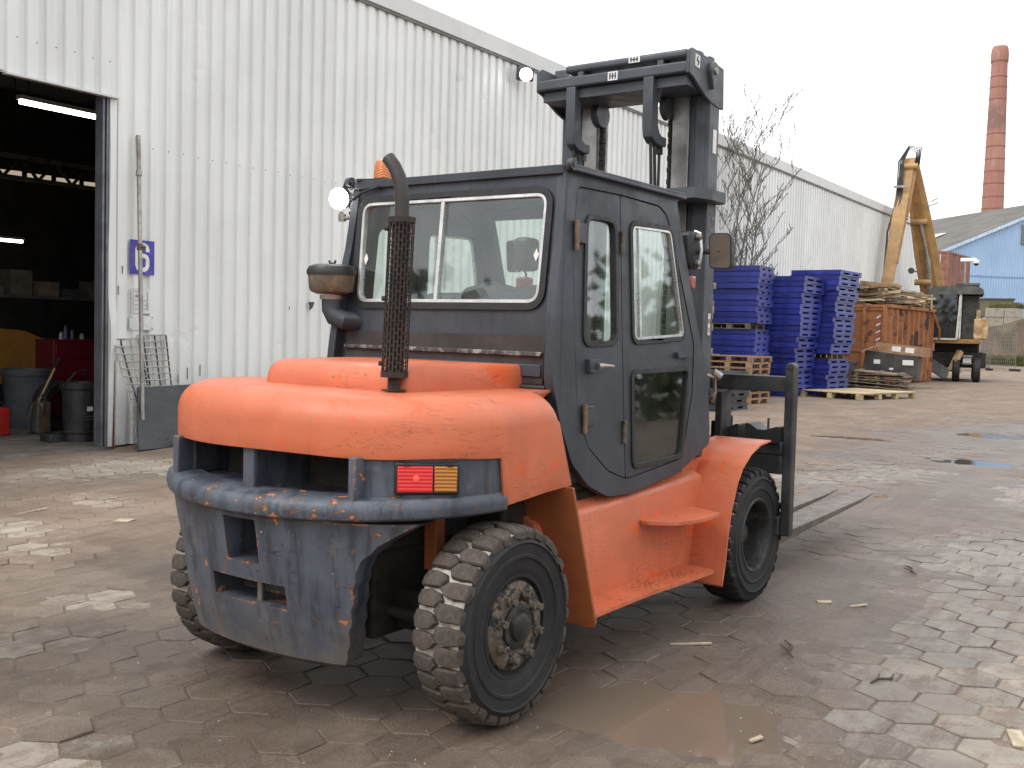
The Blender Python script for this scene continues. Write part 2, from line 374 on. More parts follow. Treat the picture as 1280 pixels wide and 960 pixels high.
def gh(x, y):
    r = np.hypot(x, y)
    f = fbm(x*.9+40, y*.9+40, 6, .55)-.5; g = fbm(x*6, y*6, 4, .6)-.5
    h = .0004+.025*f+.009*g-.009*clean(x, y)
    h = h+sum(.008*np.exp(-(((x-a)/rx_)**2+((y-b)/ry_)**2)**2) for a, b, rx_, ry_ in MUDS)
    edge = np.clip((-10.9-x)/.8, 0, 1)*np.clip((y-8.3)/.6, 0, 1)*np.clip((26-y)/4, 0, 1)   # soil banked up along the wall
    h = h+edge*(.02+.10*fbm(x*2.2, y*2.2, 5))
    return np.where(r < 60, h, h*3)-dep(x, y)
def ground_mat(name, kind):
    n = N(name); p = n.pos(); an = {'paver': 'OBJECT'}.get(kind, 'GEOMETRY')
    cl, wt = n.attr('clean', an), n.attr('wet', an)
    mud = n.mix(n.ramp(n.noise(1.1, 8, .65, p), .35, .68), (.178, .125, .091), (.258, .195, .149))
    mud = n.mix(n.math('MULTIPLY', n.ramp(n.noise(.45, 5, .6, p), .45, .65), .55), mud, (.175, .148, .123))
    mud = n.mix(n.math('MULTIPLY', n.ramp(n.noise(4.2, 9, .72, p), .5, .75), .65), mud, (.105, .074, .056))
    mud = n.mix(n.math('MULTIPLY', n.ramp(n.noise(60, 3, .6, p), .6, .72), .45), mud, (.30, .26, .22))
    # tracks run the length of the yard
    tr = n.noise(1.5, 6, .6, n.mapping(p, (2.4, .22, 1)))
    mud = n.mix(n.math('MULTIPLY', n.ramp(tr, .48, .66), .4), mud, (.265, .205, .165))
    gr = n.noise(140, 2, .5, p); mud = n.mix(n.math('MULTIPLY', n.ramp(gr, .56, .68), .38), mud, (.34, .275, .22)); mud = n.mix(n.math('MULTIPLY', n.ramp(gr, .44, .32), .45), mud, (.07, .05, .038))
    sk1 = n.noise(3.2, 8, .7, n.mapping(p, (3.5, .45, 1))); mud = n.mix(n.math('MULTIPLY', n.ramp(sk1, .5, .64), .45), mud, (.115, .082, .062))
    conc = n.mix(n.ramp(n.noise(2.5, 8, .7, p), .3, .7), (.29, .25, .205), (.43, .39, .33))
    conc = n.mix(n.math('MULTIPLY', n.ramp(n.noise(45, 4, .6, p), .5, .7), .4), conc, (.24, .21, .18))
    if kind == 'mud':
        f = n.math('MULTIPLY', n.ramp(n.math('ADD', n.noise(3.0, 7, .65, p), n.math('MULTIPLY', cl, .22)), .62, .78), .22)
        c = n.mix(f, mud, conc)
    else:
        conc = n.mix(n.math('MULTIPLY', n.rnd(), .4), conc, (.25, .215, .185)) if kind == 'paver' else conc
        f = n.math('MULTIPLY', n.ramp(n.math('ADD', n.math('ADD', n.math('MULTIPLY', sk1, .55), n.math('MULTIPLY', n.noise(7.5, 9, .78, p), .6)), n.math('MULTIPLY', cl, .27)), .69, .86), .85)
        c = n.mix(f, mud, conc)
    wv = n.ramp(n.math('ADD', n.math('MULTIPLY', n.noise(1.3, 6, .6, p), .7), n.math('MULTIPLY', wt, .42)), .42, .86)
    dk = n.n('ShaderNodeHueSaturation'); n.l(c, dk.inputs['Color']); n.l(n.ramp(wv, 0, 1, 1.08, .60), dk.inputs['Value'])
    n.set('Base Color', dk.outputs[0])
    n.set('Roughness', n.ramp(n.math('SUBTRACT', wv, n.math('MULTIPLY', n.noise(9, 5, .6, p), .35)), .0, .75, .92, .40))
    n.set('Specular IOR Level', .36)
    b = n.math('ADD', n.math('ADD', n.math('MULTIPLY', n.noise(7, 9, .75, p), 1.0), n.math('MULTIPLY', n.noise(70, 4, .7, p), .35)), n.math('MULTIPLY', sk1, .5)); n.bump(b, .9 if kind == 'mud' else .7, .03 if kind == 'mud' else .02)
    return n.m
M['mud'] = ground_mat('muddy_ground', 'mud'); M['paver'] = ground_mat('concrete_paver', 'paver'); M['paver_far'] = ground_mat('concrete_paver_far', 'far')

hd = _y
ang = np.concatenate([np.linspace(-PI, -R_(62), 40, endpoint=False), np.linspace(-R_(62), R_(62), 440, endpoint=False), np.linspace(R_(62), PI, 40)])+hd
rad = np.concatenate([np.linspace(.05, 2.4, 10, endpoint=False), np.geomspace(2.4, 16, 330, endpoint=False), np.geomspace(16, 80, 120, endpoint=False), np.geomspace(80, 1500, 30)])
A_, R2 = np.meshgrid(ang, rad); gx, gy = -np.sin(A_)*R2, np.cos(A_)*R2; gz = gh(gx, gy)
gz = np.where(gx < -11.8, -.05, gz); gz = np.where(R2 > 120, -.02, gz)
na = len(ang); nr = len(rad)
gv = np.stack([gx, gy, gz], -1).reshape(-1, 3)
ii, jj = np.meshgrid(np.arange(nr-1), np.arange(na-1), indexing='ij')
q = (ii*na+jj).ravel(); gf = np.stack([q, q+1, q+1+na, q+na], -1)
me = bpy.data.meshes.new('ground'); me.from_pydata(gv.tolist(), [], gf.tolist())
for nm, fn in (('clean', clean), ('wet', wet)):
    a = me.attributes.new(nm, 'FLOAT', 'POINT'); a.data.foreach_set('value', np.asarray(fn(gv[:, 0], gv[:, 1]), dtype=np.float32))
for p in me.polygons: p.use_smooth = True
ground = obj('ground', me, 'mud'); tag(ground, kind='structure')

HS = .158; hw = HS*math.sqrt(3)/2
def hexring(cx, cy, r, z): return [(cx+r*math.cos(PI/6+k*PI/3+PI/6-PI/6), cy+r*math.sin(PI/6+k*PI/3), z) for k in range(6)]
pav_me = []
for v in range(6):
    m = MB(); j = [random.uniform(.972, 1.0) for _ in range(6)]
    ring = lambda r, z: [(r*j[k]*math.cos(PI/6+k*PI/3), r*j[k]*math.sin(PI/6+k*PI/3), z) for k in range(6)]
    m.loft([ring(.1545, -.07), ring(.1545, -.004), ring(.150, 0)], True, False); b = len(m.v)-6; m.f.append(tuple(range(b, b+6))); m.mi.append(0)
    me = m.mesh('paver', False, 20); me.materials.append(M['paver']); pav_me.append(me)
pavement = bpy.data.objects.new('pavement', None); COL.objects.link(pavement); tag(pavement, kind='structure')
cells = []
for r in range(int(26/(1.5*HS))):
    for c in range(int(15.5/(2*hw))):
        x = -11.35+c*2*hw+(hw if r % 2 else 0); y = -.6+r*1.5*HS
        if x > 3.6 or (x < -11.0 and y > 8.2): continue
        d = Vector((x, y, 0))-Vector((0, 0, CAM_H)); zc = d.dot(_fw)
        vis = zc > 1 and abs(d.dot(_r2)/zc*1318) < 690 and abs(d.dot(_u2)/zc*1318) < 530
        under = -4.2 < x < -2.6 and 3.3 < y < 7.2      # hidden below the truck
        cells.append((0 if vis and not under else 1, math.hypot(x, y), x, y))
cells.sort()
def pz(x, y): return float(-dep(np.array(x), np.array(y))*.9)+random.gauss(0, .0022)
for k, (a, d, x, y) in enumerate(cells[:300]):
    o = bpy.data.objects.new('paver', random.choice(pav_me)); COL.objects.link(o); o.parent = pavement
    o.location = (x, y, pz(x, y)); o.rotation_euler = (random.gauss(0, .008), random.gauss(0, .008), random.randrange(6)*PI/3+random.gauss(0, .012))
    o['clean'] = float(clean(np.array(x), np.array(y)))*.9+random.uniform(-.16, .08); o['wet'] = float(wet(np.array(x), np.array(y)))
m = MB(); fx = []
for a, d, x, y in cells[300:]:
    z = pz(x, y); t1, t2 = random.gauss(0, .01), random.gauss(0, .01); b0 = len(m.v)
    ring = lambda r, zz: [(x+r*math.cos(PI/6+k*PI/3), y+r*math.sin(PI/6+k*PI/3), zz+r*(math.cos(PI/6+k*PI/3)*t1+math.sin(PI/6+k*PI/3)*t2)) for k in range(6)]
    m.loft([ring(.1545, z-.05), ring(.1545, z-.004), ring(.150, z)], True, False); b = len(m.v)-6; m.f.append(tuple(range(b, b+6))); m.mi.append(0)
    cw = float(clean(np.array(x), np.array(y)))*.9+random.uniform(-.16, .08); fx += [(cw, float(wet(np.array(x), np.array(y))))]*18
po = m.build('paver_field', 'paver_far', pavement, smooth=20); tag(po, kind='stuff')
for i, nm in enumerate(('clean', 'wet')):
    a = po.data.attributes.new(nm, 'FLOAT', 'POINT'); a.data.foreach_set('value', np.array([q[i] for q in fx], dtype=np.float32))

n = N('puddle_water'); n.t.nodes.remove(n.b)
tr = n.n('ShaderNodeBsdfTransparent'); tr.inputs[0].default_value = (.62, .52, .42, 1)
df = n.n('ShaderNodeBsdfDiffuse'); df.inputs[0].default_value = (.19, .145, .11, 1)
gl = n.n('ShaderNodeBsdfGlossy'); gl.inputs['Roughness'].default_value = .07
m1 = n.n('ShaderNodeMixShader'); m1.inputs[0].default_value = .78; n.l(tr.outputs[0], m1.inputs[1]); n.l(df.outputs[0], m1.inputs[2])
fr = n.n('ShaderNodeFresnel'); fr.inputs[0].default_value = 1.33; m2 = n.n('ShaderNodeMixShader'); n.l(fr.outputs[0], m2.inputs[0]); n.l(m1.outputs[0], m2.inputs[1]); n.l(gl.outputs[0], m2.inputs[2]); n.l(m2.outputs[0], n.out.inputs[0])
M['water'] = n.m
for pi_, (a, b, rx, ry, d) in enumerate(PUD):
    m = MB(); k = 40; m.add([(a+rx*1.25*math.cos(2*PI*i/k)*(1+.12*math.sin(3*i)), b+ry*1.25*math.sin(2*PI*i/k)*(1+.1*math.cos(2*i)), -.0066-.0007*pi_) for i in range(k)], [tuple(range(k))])
    tag(m.build('puddle', 'water', smooth=0), kind='structure')

# ------------------------------------------------------------------ warehouse
WX = -11.947
def clad_mat():
    n = N('white_cladding'); p = n.pos()
    c = n.mix(n.ramp(n.noise(.6, 5, .6, p), .3, .7), (.66, .665, .65), (.735, .74, .725))
    hv = n.n('ShaderNodeHueSaturation'); n.l(c, hv.inputs['Color']); n.l(n.ramp(n.rnd(), 0, 1, .965, 1.03), hv.inputs['Value']); c = hv.outputs[0]
    st = n.noise(1.6, 6, .65, n.mapping(p, (3, 9, .35))); c = n.mix(n.math('MULTIPLY', n.ramp(st, .5, .72), .28), c, (.45, .45, .40))
    sep = n.n('ShaderNodeSeparateXYZ'); n.l(p, sep.inputs[0])
    c = n.mix(n.math('MULTIPLY', n.ramp(sep.outputs[2], .0, 1.3, .5, 0), n.ramp(n.noise(3, 8, .7, p), .3, .65)), c, (.36, .33, .28))
    sp = n.noise(9, 6, .7, p); c = n.mix(n.ramp(sp, .735, .75), c, (.22, .19, .16))
    n.set('Base Color', c); n.set('Roughness', n.ramp(n.noise(2, 5, .6, p), .3, .7, .42, .58))
    dn = n.noise(1.9, 3, .5, n.mapping(p, (1, 1, .8)))
    dents = n.math('ADD', n.math('MULTIPLY', n.noise(.9, 2, .5, p), .5), n.ramp(dn, .66, .74, 0, -1)); n.bump(dents, .35, .03)
    return n.m
M['clad'] = clad_mat()
M['fascia'] = simple('roof_edge_flashing', (.60, .60, .59), .5, 0, .08, 2, .1, (.35, .35, .33), .35, 2)
M['gutter'] = simple('gutter_dark_trim', (.16, .16, .16), .6, 0, .2, 3, .1)  # dark grey line below the roof flashing
M['jamb'] = simple('galvanised_jamb', (.15, .16, .18), .5, .35, .25, 5, .25, (.13, .12, .115), .6, 2.5)
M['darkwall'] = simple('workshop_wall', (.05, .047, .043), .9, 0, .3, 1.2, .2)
M['shopfloor'] = simple('workshop_floor', (.17, .15, .13), .6, 0, .35, 1.5, .2, (.06, .05, .045), .7, 1.2)
wh = thing('warehouse', 'long white corrugated metal warehouse with open door', 'warehouse', (WX, 8.4, 0))
def yl(y): return y-8.4
def sheet(z0, z1, wd=1.0):
    # trapezoidal ribs every 250 mm
    m = MB(); prof = []
    for k in range(round(wd/.25)):
        b = k*.25
        prof += [(b+.0, 0), (b+.075, 0), (b+.090, .038), (b+.235, .038)]
    prof.append((wd, 0)); zs = np.linspace(z0, z1, 9); n_ = len(prof)
    m.loft([[(d+random.gauss(0, .0012), y, z) for y, d in prof] for z in zs], False, False)
    return m.mesh('cladding_sheet', False, 20)
full = sheet(0.03, 7.02); head = sheet(4.52, 7.02)
for me in (full, head): me.materials.append(M['clad'])
def put_sheet(me, y):
    o = bpy.data.objects.new('cladding_sheet', me); COL.objects.link(o); o.parent = wh; o.location = (random.uniform(0, .004), yl(y), 0)
for k in range(45): put_sheet(full, 8.46+k)
for k in range(5): put_sheet(head, 3.46+k)
for k in range(7): put_sheet(full, -3.54+k)
m = MB(); m.box(.0, .10, yl(-3.6), yl(53.5), 7.0, 7.32); m.build('roof_flashing', 'fascia', wh, bevel=.01)
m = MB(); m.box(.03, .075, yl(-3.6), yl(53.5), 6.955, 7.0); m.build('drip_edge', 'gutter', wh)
m = MB(); m.box(-26, 0, yl(-3.6), yl(53.5), 7.1, 7.3); m.box(-26, -.05, yl(53.3), yl(53.5), 0, 7.1); m.box(-26, -.05, yl(-3.6), yl(-3.4), 0, 7.1); m.box(-26, -25.8, yl(-3.4), yl(53.3), 0, 7.1)
m.build('shell', 'clad', wh, smooth=0)
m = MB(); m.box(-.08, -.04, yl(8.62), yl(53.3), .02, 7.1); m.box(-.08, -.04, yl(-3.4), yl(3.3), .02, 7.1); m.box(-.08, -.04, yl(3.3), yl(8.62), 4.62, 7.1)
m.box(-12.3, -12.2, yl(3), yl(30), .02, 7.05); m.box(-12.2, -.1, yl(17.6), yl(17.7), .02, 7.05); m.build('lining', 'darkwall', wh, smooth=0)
m = MB(); m.box(-25.7, 0.02, yl(-3.3), yl(53.2), -.1, .012); m.build('floor', 'shopfloor', wh, smooth=0)
# door frame: galvanised channel jamb, a bent edge strip and the lintel flashing
m = MB(); m.prism([[(-.13, -.07), (.03, -.07), (.03, -.04), (-.02, -.04), (-.02, -.015), (.035, -.015), (.035, .02), (-.13, .02)]], 0.0, 4.54, lambda u, v, d: (u, v, d)); m.build('door_jamb', 'jamb', wh, bevel=.006)
m = MB(); zz = np.linspace(.02, 4.5, 40); rings = []
for z in zz:
    dx = .035*math.sin(z*2.1)*fbm(np.array(z*1.3), np.array(3.1))+(.05*math.exp(-((z-1.5)/.35)**2)); w_ = .10+.03*math.exp(-((z-1.55)/.3)**2)
    rings.append([(.045+dx, .025, z), (.05+dx*.6, .025+w_*.5, z), (.042, .025+w_, z), (.03, .025+w_, z), (.03, .025, z)])
m.loft(rings); m.build('edge_strip', 'clad', wh)
m = MB(); m.beam((.06, yl(7.0), 4.50), (.07, yl(8.52), 4.50), .09, .025); m.beam((.08, yl(3.4), 4.51), (.05, yl(7.0), 4.535), .05, .02); m.build('lintel_flashing', 'fascia', wh)
m = MB(); m.box(-.05, -.02, .02, .055, .0, 1.3); m.build('rusty_angle', simple('rust', (.13, .055, .03), .85, 0, .4, 8, .4), wh, loc=(.07, .06, 0))
sm = MB(); sm.lathe([(.001, .007), (.006, .006), (.008, 0)], (0, 0, 0), (1, 0, 0), 8); scr = sm.build('screw', simple('screw_head', (.06, .05, .045), .6, .3, .2, 20, 0), wh, loc=(.040, yl(9.08), 3.95))
for k in range(1, 26): inst(scr, 'screw', wh, (.040, yl(9.08)+.25*k, 3.95+random.gauss(0, .004)))
for k in range(7): inst(scr, 'screw', wh, (.040, yl(6.92)+.25*k, 4.95+random.gauss(0, .006)))
# roof vents on the edge
m = MB(); m.lathe([(.14, 0), (.14, .25), (.26, .27), (.26, .34), (.02, .42)], (-.5, yl(24.6), 7.3), (0, 0, 1), 14); m.build('roof_vent', 'fascia', wh)

# dents torn in the cladding: small bent flap coloured black, no opening behind
m = MB(); m.add([(.04, 0, 0), (.055, .10, .05), (.05, .07, -.03), (.042, .0, -.09), (.046, -.035, .045)], [(0, 1, 2), (0, 2, 3), (0, 4, 1)]); m.build('torn_flap', 'ink', wh, smooth=0, loc=(.011, yl(12.02), 1.98))
for y_, z_, l_ in ((9.68, .95, .16), (9.9, .99, .16), (8.62, 2.32, .1), (8.56, 2.05, .12), (9.52, .88, .1), (11.6, 1.92, .05), (12.9, 2.1, .04)): m = MB(); m.box(.0455, .048, -.006, .006, -l_/2, l_/2); m.build('dark_dash', 'ink', wh, smooth=0, loc=(0, yl(y_), z_))  # short black dashes laid flat on the cladding

# wall floodlights
def floodlight(x, y, z, label, lit, face):
    t = thing('floodlight', label, 'floodlight', (x, y, z))
    m = MB(); m.box(-.12, .06, -.24, .24, .12, .42); m.build('bracket', 'fascia', t, bevel=.01)
    m = MB(); m.tube([(.0, 0, .12), (.18, 0, -.02), (.3, -.1, -.1)], .035, 8); m.build('arm', 'mast', t)
    d = Vector(face).normalized(); Q = Matrix.Translation((.30, -.14, -.12)) @ d.to_track_quat('X', 'Z').to_matrix().to_4x4()
    m = MB(); m.box(-.10, .09, -.16, .16, -.13, .13, 0, Q); m.build('housing', 'mast', t, bevel=.02)
    m = MB(); m.lathe([(.125, .092), (.125, .098), (.09, .112), (.001, .116)], Q.translation, d, 20); m.build('lens', 'lamp_on' if lit else 'label', t)
    return t
floodlight(WX, 17.75, 6.85, 'lit white floodlight bracketed to the warehouse roof edge', True, (.8, -.75, -.35))

# sign, notices
t = thing('number_sign', 'blue square sign with white number 6 on white wall', 'sign', (WX+.052, 8.915, 2.5))
m = MB(); m.box(0, .006, -.19, .19, -.225, .225); m.build('plate', simple('sign_blue', (.045, .04, .32), .45, 0, .1, 6, .05, (.2, .2, .35), .25), t)
cl = [(.082, .075), (.082, .105), (.066, .142), (.03, .162), (-.03, .162), (-.066, .142), (-.082, .105), (-.082, -.105), (-.066, -.142), (-.03, -.162), (.03, -.162), (.066, -.142), (.082, -.105), (.082, -.03), (.066, .005), (.03, .022), (-.02, .022), (-.06, .012)]
m = MB(); L_, Rr = [], []
for i, p in enumerate(cl):
    q0, q1 = cl[max(0, i-1)], cl[min(len(cl)-1, i+1)]; t_ = Vector((q1[0]-q0[0], q1[1]-q0[1])).normalized(); L_.append((.008, p[0]-t_.y*.029, p[1]+t_.x*.029)); Rr.append((.008, p[0]+t_.y*.029, p[1]-t_.x*.029))
k = len(cl); m.add(L_+Rr, [(i, i+1, k+i+1, k+i) for i in range(k-1)]); m.build('digit', simple('sign_white', (.70, .69, .62), .5, 0, .08, 10, 0), t, smooth=0)
def notice(y0, y1, z0, z1, label, marks):
    t = thing('notice', label, 'notice', (WX+.050, (y0+y1)/2, (z0+z1)/2)); a, b = (y1-y0)/2, (z1-z0)/2
    m = MB(); m.box(0, .005, -a, a, -b, b); m.build('plate', simple('notice_'+str(len(M)), (.62, .63, .62), .55, 0, .1, 8, .05, (.42, .42, .4), .4), t)
    if marks:
        m = MB()
        for z in (.12, .06, 0, -.06, -.11):
            w_ = random.uniform(.05, .1); m.box(.0055, .007, -.10, -.10+2*w_, z, z+.010)
        m.add([(.007, -.09, .04), (.007, -.045, .04), (.007, -.067, .10)], [(0, 1, 2)]); m.box(.0055, .0068, .085, .105, -.13, .12); m.box(.0055, .0066, -.125, -.118, -.16, .16); m.build('print', simple('faded_ink', (.30, .31, .31), .6, 0, .1, 10, 0), t, smooth=0)
    else:
        m = MB()
        for y in (-a+.02, a-.02):
            for z in (-b+.02, b-.02): m = MB(); m.lathe([(.009, 0), (.009, .003)], (.005, y, z), (1, 0, 0), 8); m.build('screw', 'ink', t, smooth=0)
notice(8.77, 9.04, 1.76, 2.09, 'faded printed notice with triangle symbol below blue number sign', True)
notice(8.73, 9.10, 1.54, 1.73, 'blank white plate screwed to wall under the faded notice', False)

# scaffold pole, mesh panels and board leaning on the wall
def leaner(name, label, cat, mb, mat, **k):
    o = mb.build(name, mat, **k); tag(o, label, cat); return o
m = MB(); m.tube([(-11.42, 8.60, 0.0), (-11.865, 8.82, 4.08)], .028, 12); m.tube([(-11.807, 8.791, 3.55), (-11.815, 8.795, 3.62)], .040, 12)
t = thing('scaffold_pole', 'tall galvanised scaffold pole leaning on white wall', 'pole', (-11.42, 8.6, 0))
def shift(mb, off): mb.v = [(a-off[0], b-off[1], c-off[2]) for a, b, c in mb.v]; return mb
shift(m, (-11.42, 8.6, 0)).build('pipe', 'steel', t)
m = MB(); m.tube([(-11.701, 8.739, 2.58), (-11.71, 8.743, 2.66)], .042, 10); m.box(-11.70, -11.65, 8.72, 8.79, 2.59, 2.64); shift(m, (-11.42, 8.6, 0)).build('clamp', 'hub', t)
M['mesh'] = simple('weathered_mesh', (.40, .39, .36), .6, .3, .3, 12, .1, (.16, .11, .08), .5)
def mesh_panel(label, p0, wv, up, nx, nz, wd, ht, bend):
    t = thing('mesh_panel', label, 'mesh panel', p0); wv, up = Vector(wv).normalized(), Vector(up).normalized(); nrm = wv.cross(up)
    P = lambda a, b: wv*a*wd+up*b*ht+nrm*bend*math.sin(a*3+b*4)*.5
    for i in range(nx+1):
        m = MB(); m.tube([P(i/nx, k/8) for k in range(9)], .011, 6); m.build('bar', 'black' if i % 2 else 'mesh', t)
    for i in range(nz+1):
        m = MB(); m.tube([P(k/8, i/nz)+nrm*.011 for k in range(9)], .009, 6); m.build('wire', 'mesh', t)
mesh_panel('bent welded mesh panel leaning beside the door edge strip', (-11.55, 8.62, 0.05), (.06, 1, .0), (-.24, -.10, 1), 3, 14, .36, 1.42, .08)
mesh_panel('straight welded mesh panel leaning behind the scaffold pole', (-11.62, 8.88, 0.03), (.0, 1, .0), (-.18, -.02, 1), 5, 17, .44, 1.47, .02)
t = thing('leaning_board', 'dark grey sheet board leaning against the white wall', 'board', (-11.25, 8.9, 0))
m = MB(); m.beam((.0, -.44, .02), (-.35, .02, .80), 0.001, .001); m = MB()
pl = [(0, -.50, .03), (.0, 1.65, .03), (-.40, 1.70, .83), (-.40, -.22, .80)]
nn = Vector((.89, 0, .45))*.02; m.add([Vector(p) for p in pl]+[Vector(p)-nn for p in pl], [(0, 1, 2, 3), (7, 6, 5, 4), (0, 4, 5, 1), (1, 5, 6, 2), (2, 6, 7, 3), (3, 7, 4, 0)])
m.build('sheet', simple('phenolic_board', (.034, .036, .040), .65, 0, .2, 1.5, .06, (.05, .05, .052), .5), t, bevel=.004)

# workshop interior
def tubelight(x, y0, y1, z, label):
    t = thing('fluorescent_light', label, 'light', (x, y0, z))
    m = MB(); m.box(-.06, .06, 0, y1-y0, .04, .10); m.build('housing', 'fascia', t); m = MB(); m.box(-.045, .045, .03, y1-y0-.03, -.02, .038); m.build('diffuser', 'tube_on', t, bevel=.01)
    m = MB(); m.tube([(0, .15, .1), (0, .15, 6.95-z)], .008, 6); m.tube([(0, y1-y0-.2, .1), (0, y1-y0-.2, 6.95-z)], .008, 6); m.build('hanger', 'black', t)
tubelight(-14.5, 8.75, 10.1, 4.76, 'lit fluorescent batten hanging just inside the open door')
tubelight(-22, 12.3, 13.4, 3.33, 'small lit fluorescent batten deep inside the workshop')
t = thing('roof_truss', 'lattice steel roof beam deep inside the dark workshop', 'truss', (-20, 11, 4.4))
m = MB(); m.box(-.05, .05, -3, 6, .0, .08); m.box(-.05, .05, -3, 6, .42, .5); m.build('chord', simple('truss_steel', (.2, .18, .15), .7, .2, .3, 5, .1), t)
for k in range(12):
    m = MB(); a = -3+k*.75; m.beam((0, a, .04), (0, a+.375, .46), .05, .05); m.beam((0, a+.375, .46), (0, a+.75, .04), .05, .05); m.build('lattice_bar', 'hub', t)
t = thing('skylight_strip', 'row of dim roof light panels above the workshop truss', 'skylight', (-22, 13, 4.75))
for k in range(5): m = MB(); m.box(-.02, .02, 0, .55, 0, .10); m.build('pane', emit('dim_rooflight', (.9, .75, .55), .28, (.4, .35, .3)), t, loc=(0, -.2+k*.7, 0), rot=(R_(2), 0, 0))
def bin_(x, y, r0, r1, hgt, label, mat, lid, name='bin', cat='bin'):
    t = thing(name, label, cat, (x, y, .012)); m = MB()
    pr = [(r0, 0), (r0+(r1-r0)*.5, hgt*.5), (r1, hgt*.9), (r1+.02, hgt*.9), (r1+.025, hgt), (r1-.01, hgt), (r1-.02, hgt*.85), (r0-.02, .03)]
    if lid: pr = pr[:5]+[(r1*.9, hgt+.03), (r1*.3, hgt+.06)]
    m.lathe(pr, (0, 0, 0), (0, 0, 1), 28); m.build('drum', mat, t); return t
M['bin_black'] = simple('bin_black_plastic', (.022, .024, .025), .5, 0, .3, 5, .1, (.08, .075, .07), .5)
M['bin_grey'] = simple('bin_grey_plastic', (.075, .08, .09), .6, 0, .2, 4, .1, (.03, .03, .03), .5)
t = bin_(-12.80, 8.62, .20, .235, .80, 'black plastic drum bin inside the door jamb', 'bin_black', False)
for z in (.12, .70): m = MB(); m.lathe([(.24, 0), (.255, .015), (.24, .03)], (0, 0, z), (0, 0, 1), 28, close=True); m.build('hoop', 'bin_black', t)
m = MB(); m.tube([(.0, -.2, .8), (.05, -.1, .93), (.0, .08, .96), (0, .2, .82)], .014, 8); m.build('handle', 'black', t)
m = MB(); m.box(.236, .246, -.05, .03, .42, .48); m.build('sticker', 'label', t)
m = MB(); m.box(.234, .244, -.10, .04, .30, .315); m.box(.234, .244, -.10, .04, .34, .355); m.build('moulding', 'bin_grey', t)
bin_(-14.9, 9.15, .28, .36, .88, 'large grey round bin standing behind the shovel', 'bin_grey', False)
t = thing('oil_can', 'dented brown metal can beside the shovel', 'can', (-13.97, 8.79, .012)); m = MB(); m.box(-.08, .08, -.11, .11, 0, .46); m.build('body', simple('can_brown', (.11, .075, .055), .6, .3, .4, 6, .2), t, bevel=.025)
m = MB(); m.tube([(0, -.06, .46), (0, -.05, .51), (0, .05, .51), (0, .06, .46)], .012, 6); m.build('handle', 'hub', t)
t = thing('shovel', 'shovel with pale wooden handle leaning in the doorway', 'shovel', (-14.0, 8.66, .012)); m = MB(); rows = []
for i in range(9):
    u = i/8; wd = .115*math.sin(min(1, u*1.7+.35)*PI/2)*(1 if u < .85 else 1-(u-.85)*1.5); z = .02+u*.42
    rows.append([(.05+.05*u+.03*(abs(k-3)/3)**2, -.02+(k-3)/3*wd+u*.05, z) for k in range(7)])
m.loft(rows, False, False); o = m.build('blade', simple('shovel_steel', (.17, .165, .16), .45, .7, .25, 8, .1), t); sd = o.modifiers.new('thick', 'SOLIDIFY'); sd.thickness = .006
m = MB(); m.tube([(.08, .04, .42), (.06, .12, .58)], .017, 8); m.build('socket', 'steel', t)
m = MB(); m.tube([(.06, .12, .56), (-.02, .37, .93)], .017, 8); m.build('handle', simple('ash_wood', (.42, .29, .14), .6, 0, .15, 12, .1), t); m = MB(); m.tube([(-.02, .37, .93), (-.06, .47, 1.08)], .022, 8); m.build('grip', 'black', t)
t = thing('spare_tyre', 'old black tyre standing behind the bins', 'tyre', (-14.2, 9.16, .38)); m = MB(); m.lathe([(.22, -.1), (.34, -.12), (.38, -.06), (.38, .06), (.34, .12), (.22, .1)], (0, 0, 0), (1, .25, 0), 32, close=True); m.build('tread', 'tyre', t)
t = thing('white_board', 'narrow white board standing between tyre and black bin', 'board', (-13.4, 8.86, .012)); m = MB(); m.box(-.02, .02, -.075, .065, 0, .70); m.build('panel', 'label', t, bevel=.004)
t = thing('red_tool_cabinet', 'dark red steel tool cabinet inside the workshop', 'cabinet', (-15.7, 10.4, .012))
m = MB(); m.box(-.35, .3, -.5, .7, .0, 1.32); m.build('carcass', simple('cabinet_red', (.14, .008, .018), .4, 0, .2, 3, .05), t, bevel=.01)
for k in range(4): m = MB(); m.box(.302, .32, -.47, .67, .1+k*.3, .36+k*.3); m.build('drawer', simple('drawer_red%d' % k, (.13, .008, .018), .4, 0, .2, 3, .05), t, bevel=.006)
for k, (y, hh, r, c) in enumerate(((-.2, .22, .035, (.09, .10, .25)), (-.28, .12, .03, (.5, .5, .48)), (.1, .10, .04, (.35, .33, .3)), (-.08, .16, .028, (.12, .12, .14)))):
    t = thing('bottle', ['dark blue spray can on the red cabinet', 'short white pot on the red cabinet', 'squat grey jar on the red cabinet', 'slim black bottle on the red cabinet'][k], 'bottle', (-15.55, 10.4+y, 1.335)); m = MB(); m.lathe([(r, 0), (r, hh*.7), (r*.5, hh*.82), (r*.5, hh)], (0, 0, 0), (0, 0, 1), 12); m.build('body', simple('bottle%d' % k, c, .4, 0, .1, 8, 0), t)
t = thing('jerrycan', 'red plastic jerrycan at the edge of the workshop floor', 'jerrycan', (-14.05, 8.2, .012)); m = MB(); m.box(-.1, .1, -.14, .12, 0, .40); m.build('body', simple('jerry_red', (.30, .015, .012), .4, 0, .15, 6, .1), t, bevel=.03); m = MB(); m.tube([(0, -.08, .38), (0, -.06, .46), (0, .06, .46), (0, .08, .38)], .016, 8); m.build('handle', 'black', t)
t = thing('kerb_block', 'flat dark block lying by the black bin', 'block', (-12.95, 8.37, .012)); m = MB(); m.box(-.12, .12, -.17, .17, 0, .10); m.build('slab', 'bin_black', t, bevel=.01)
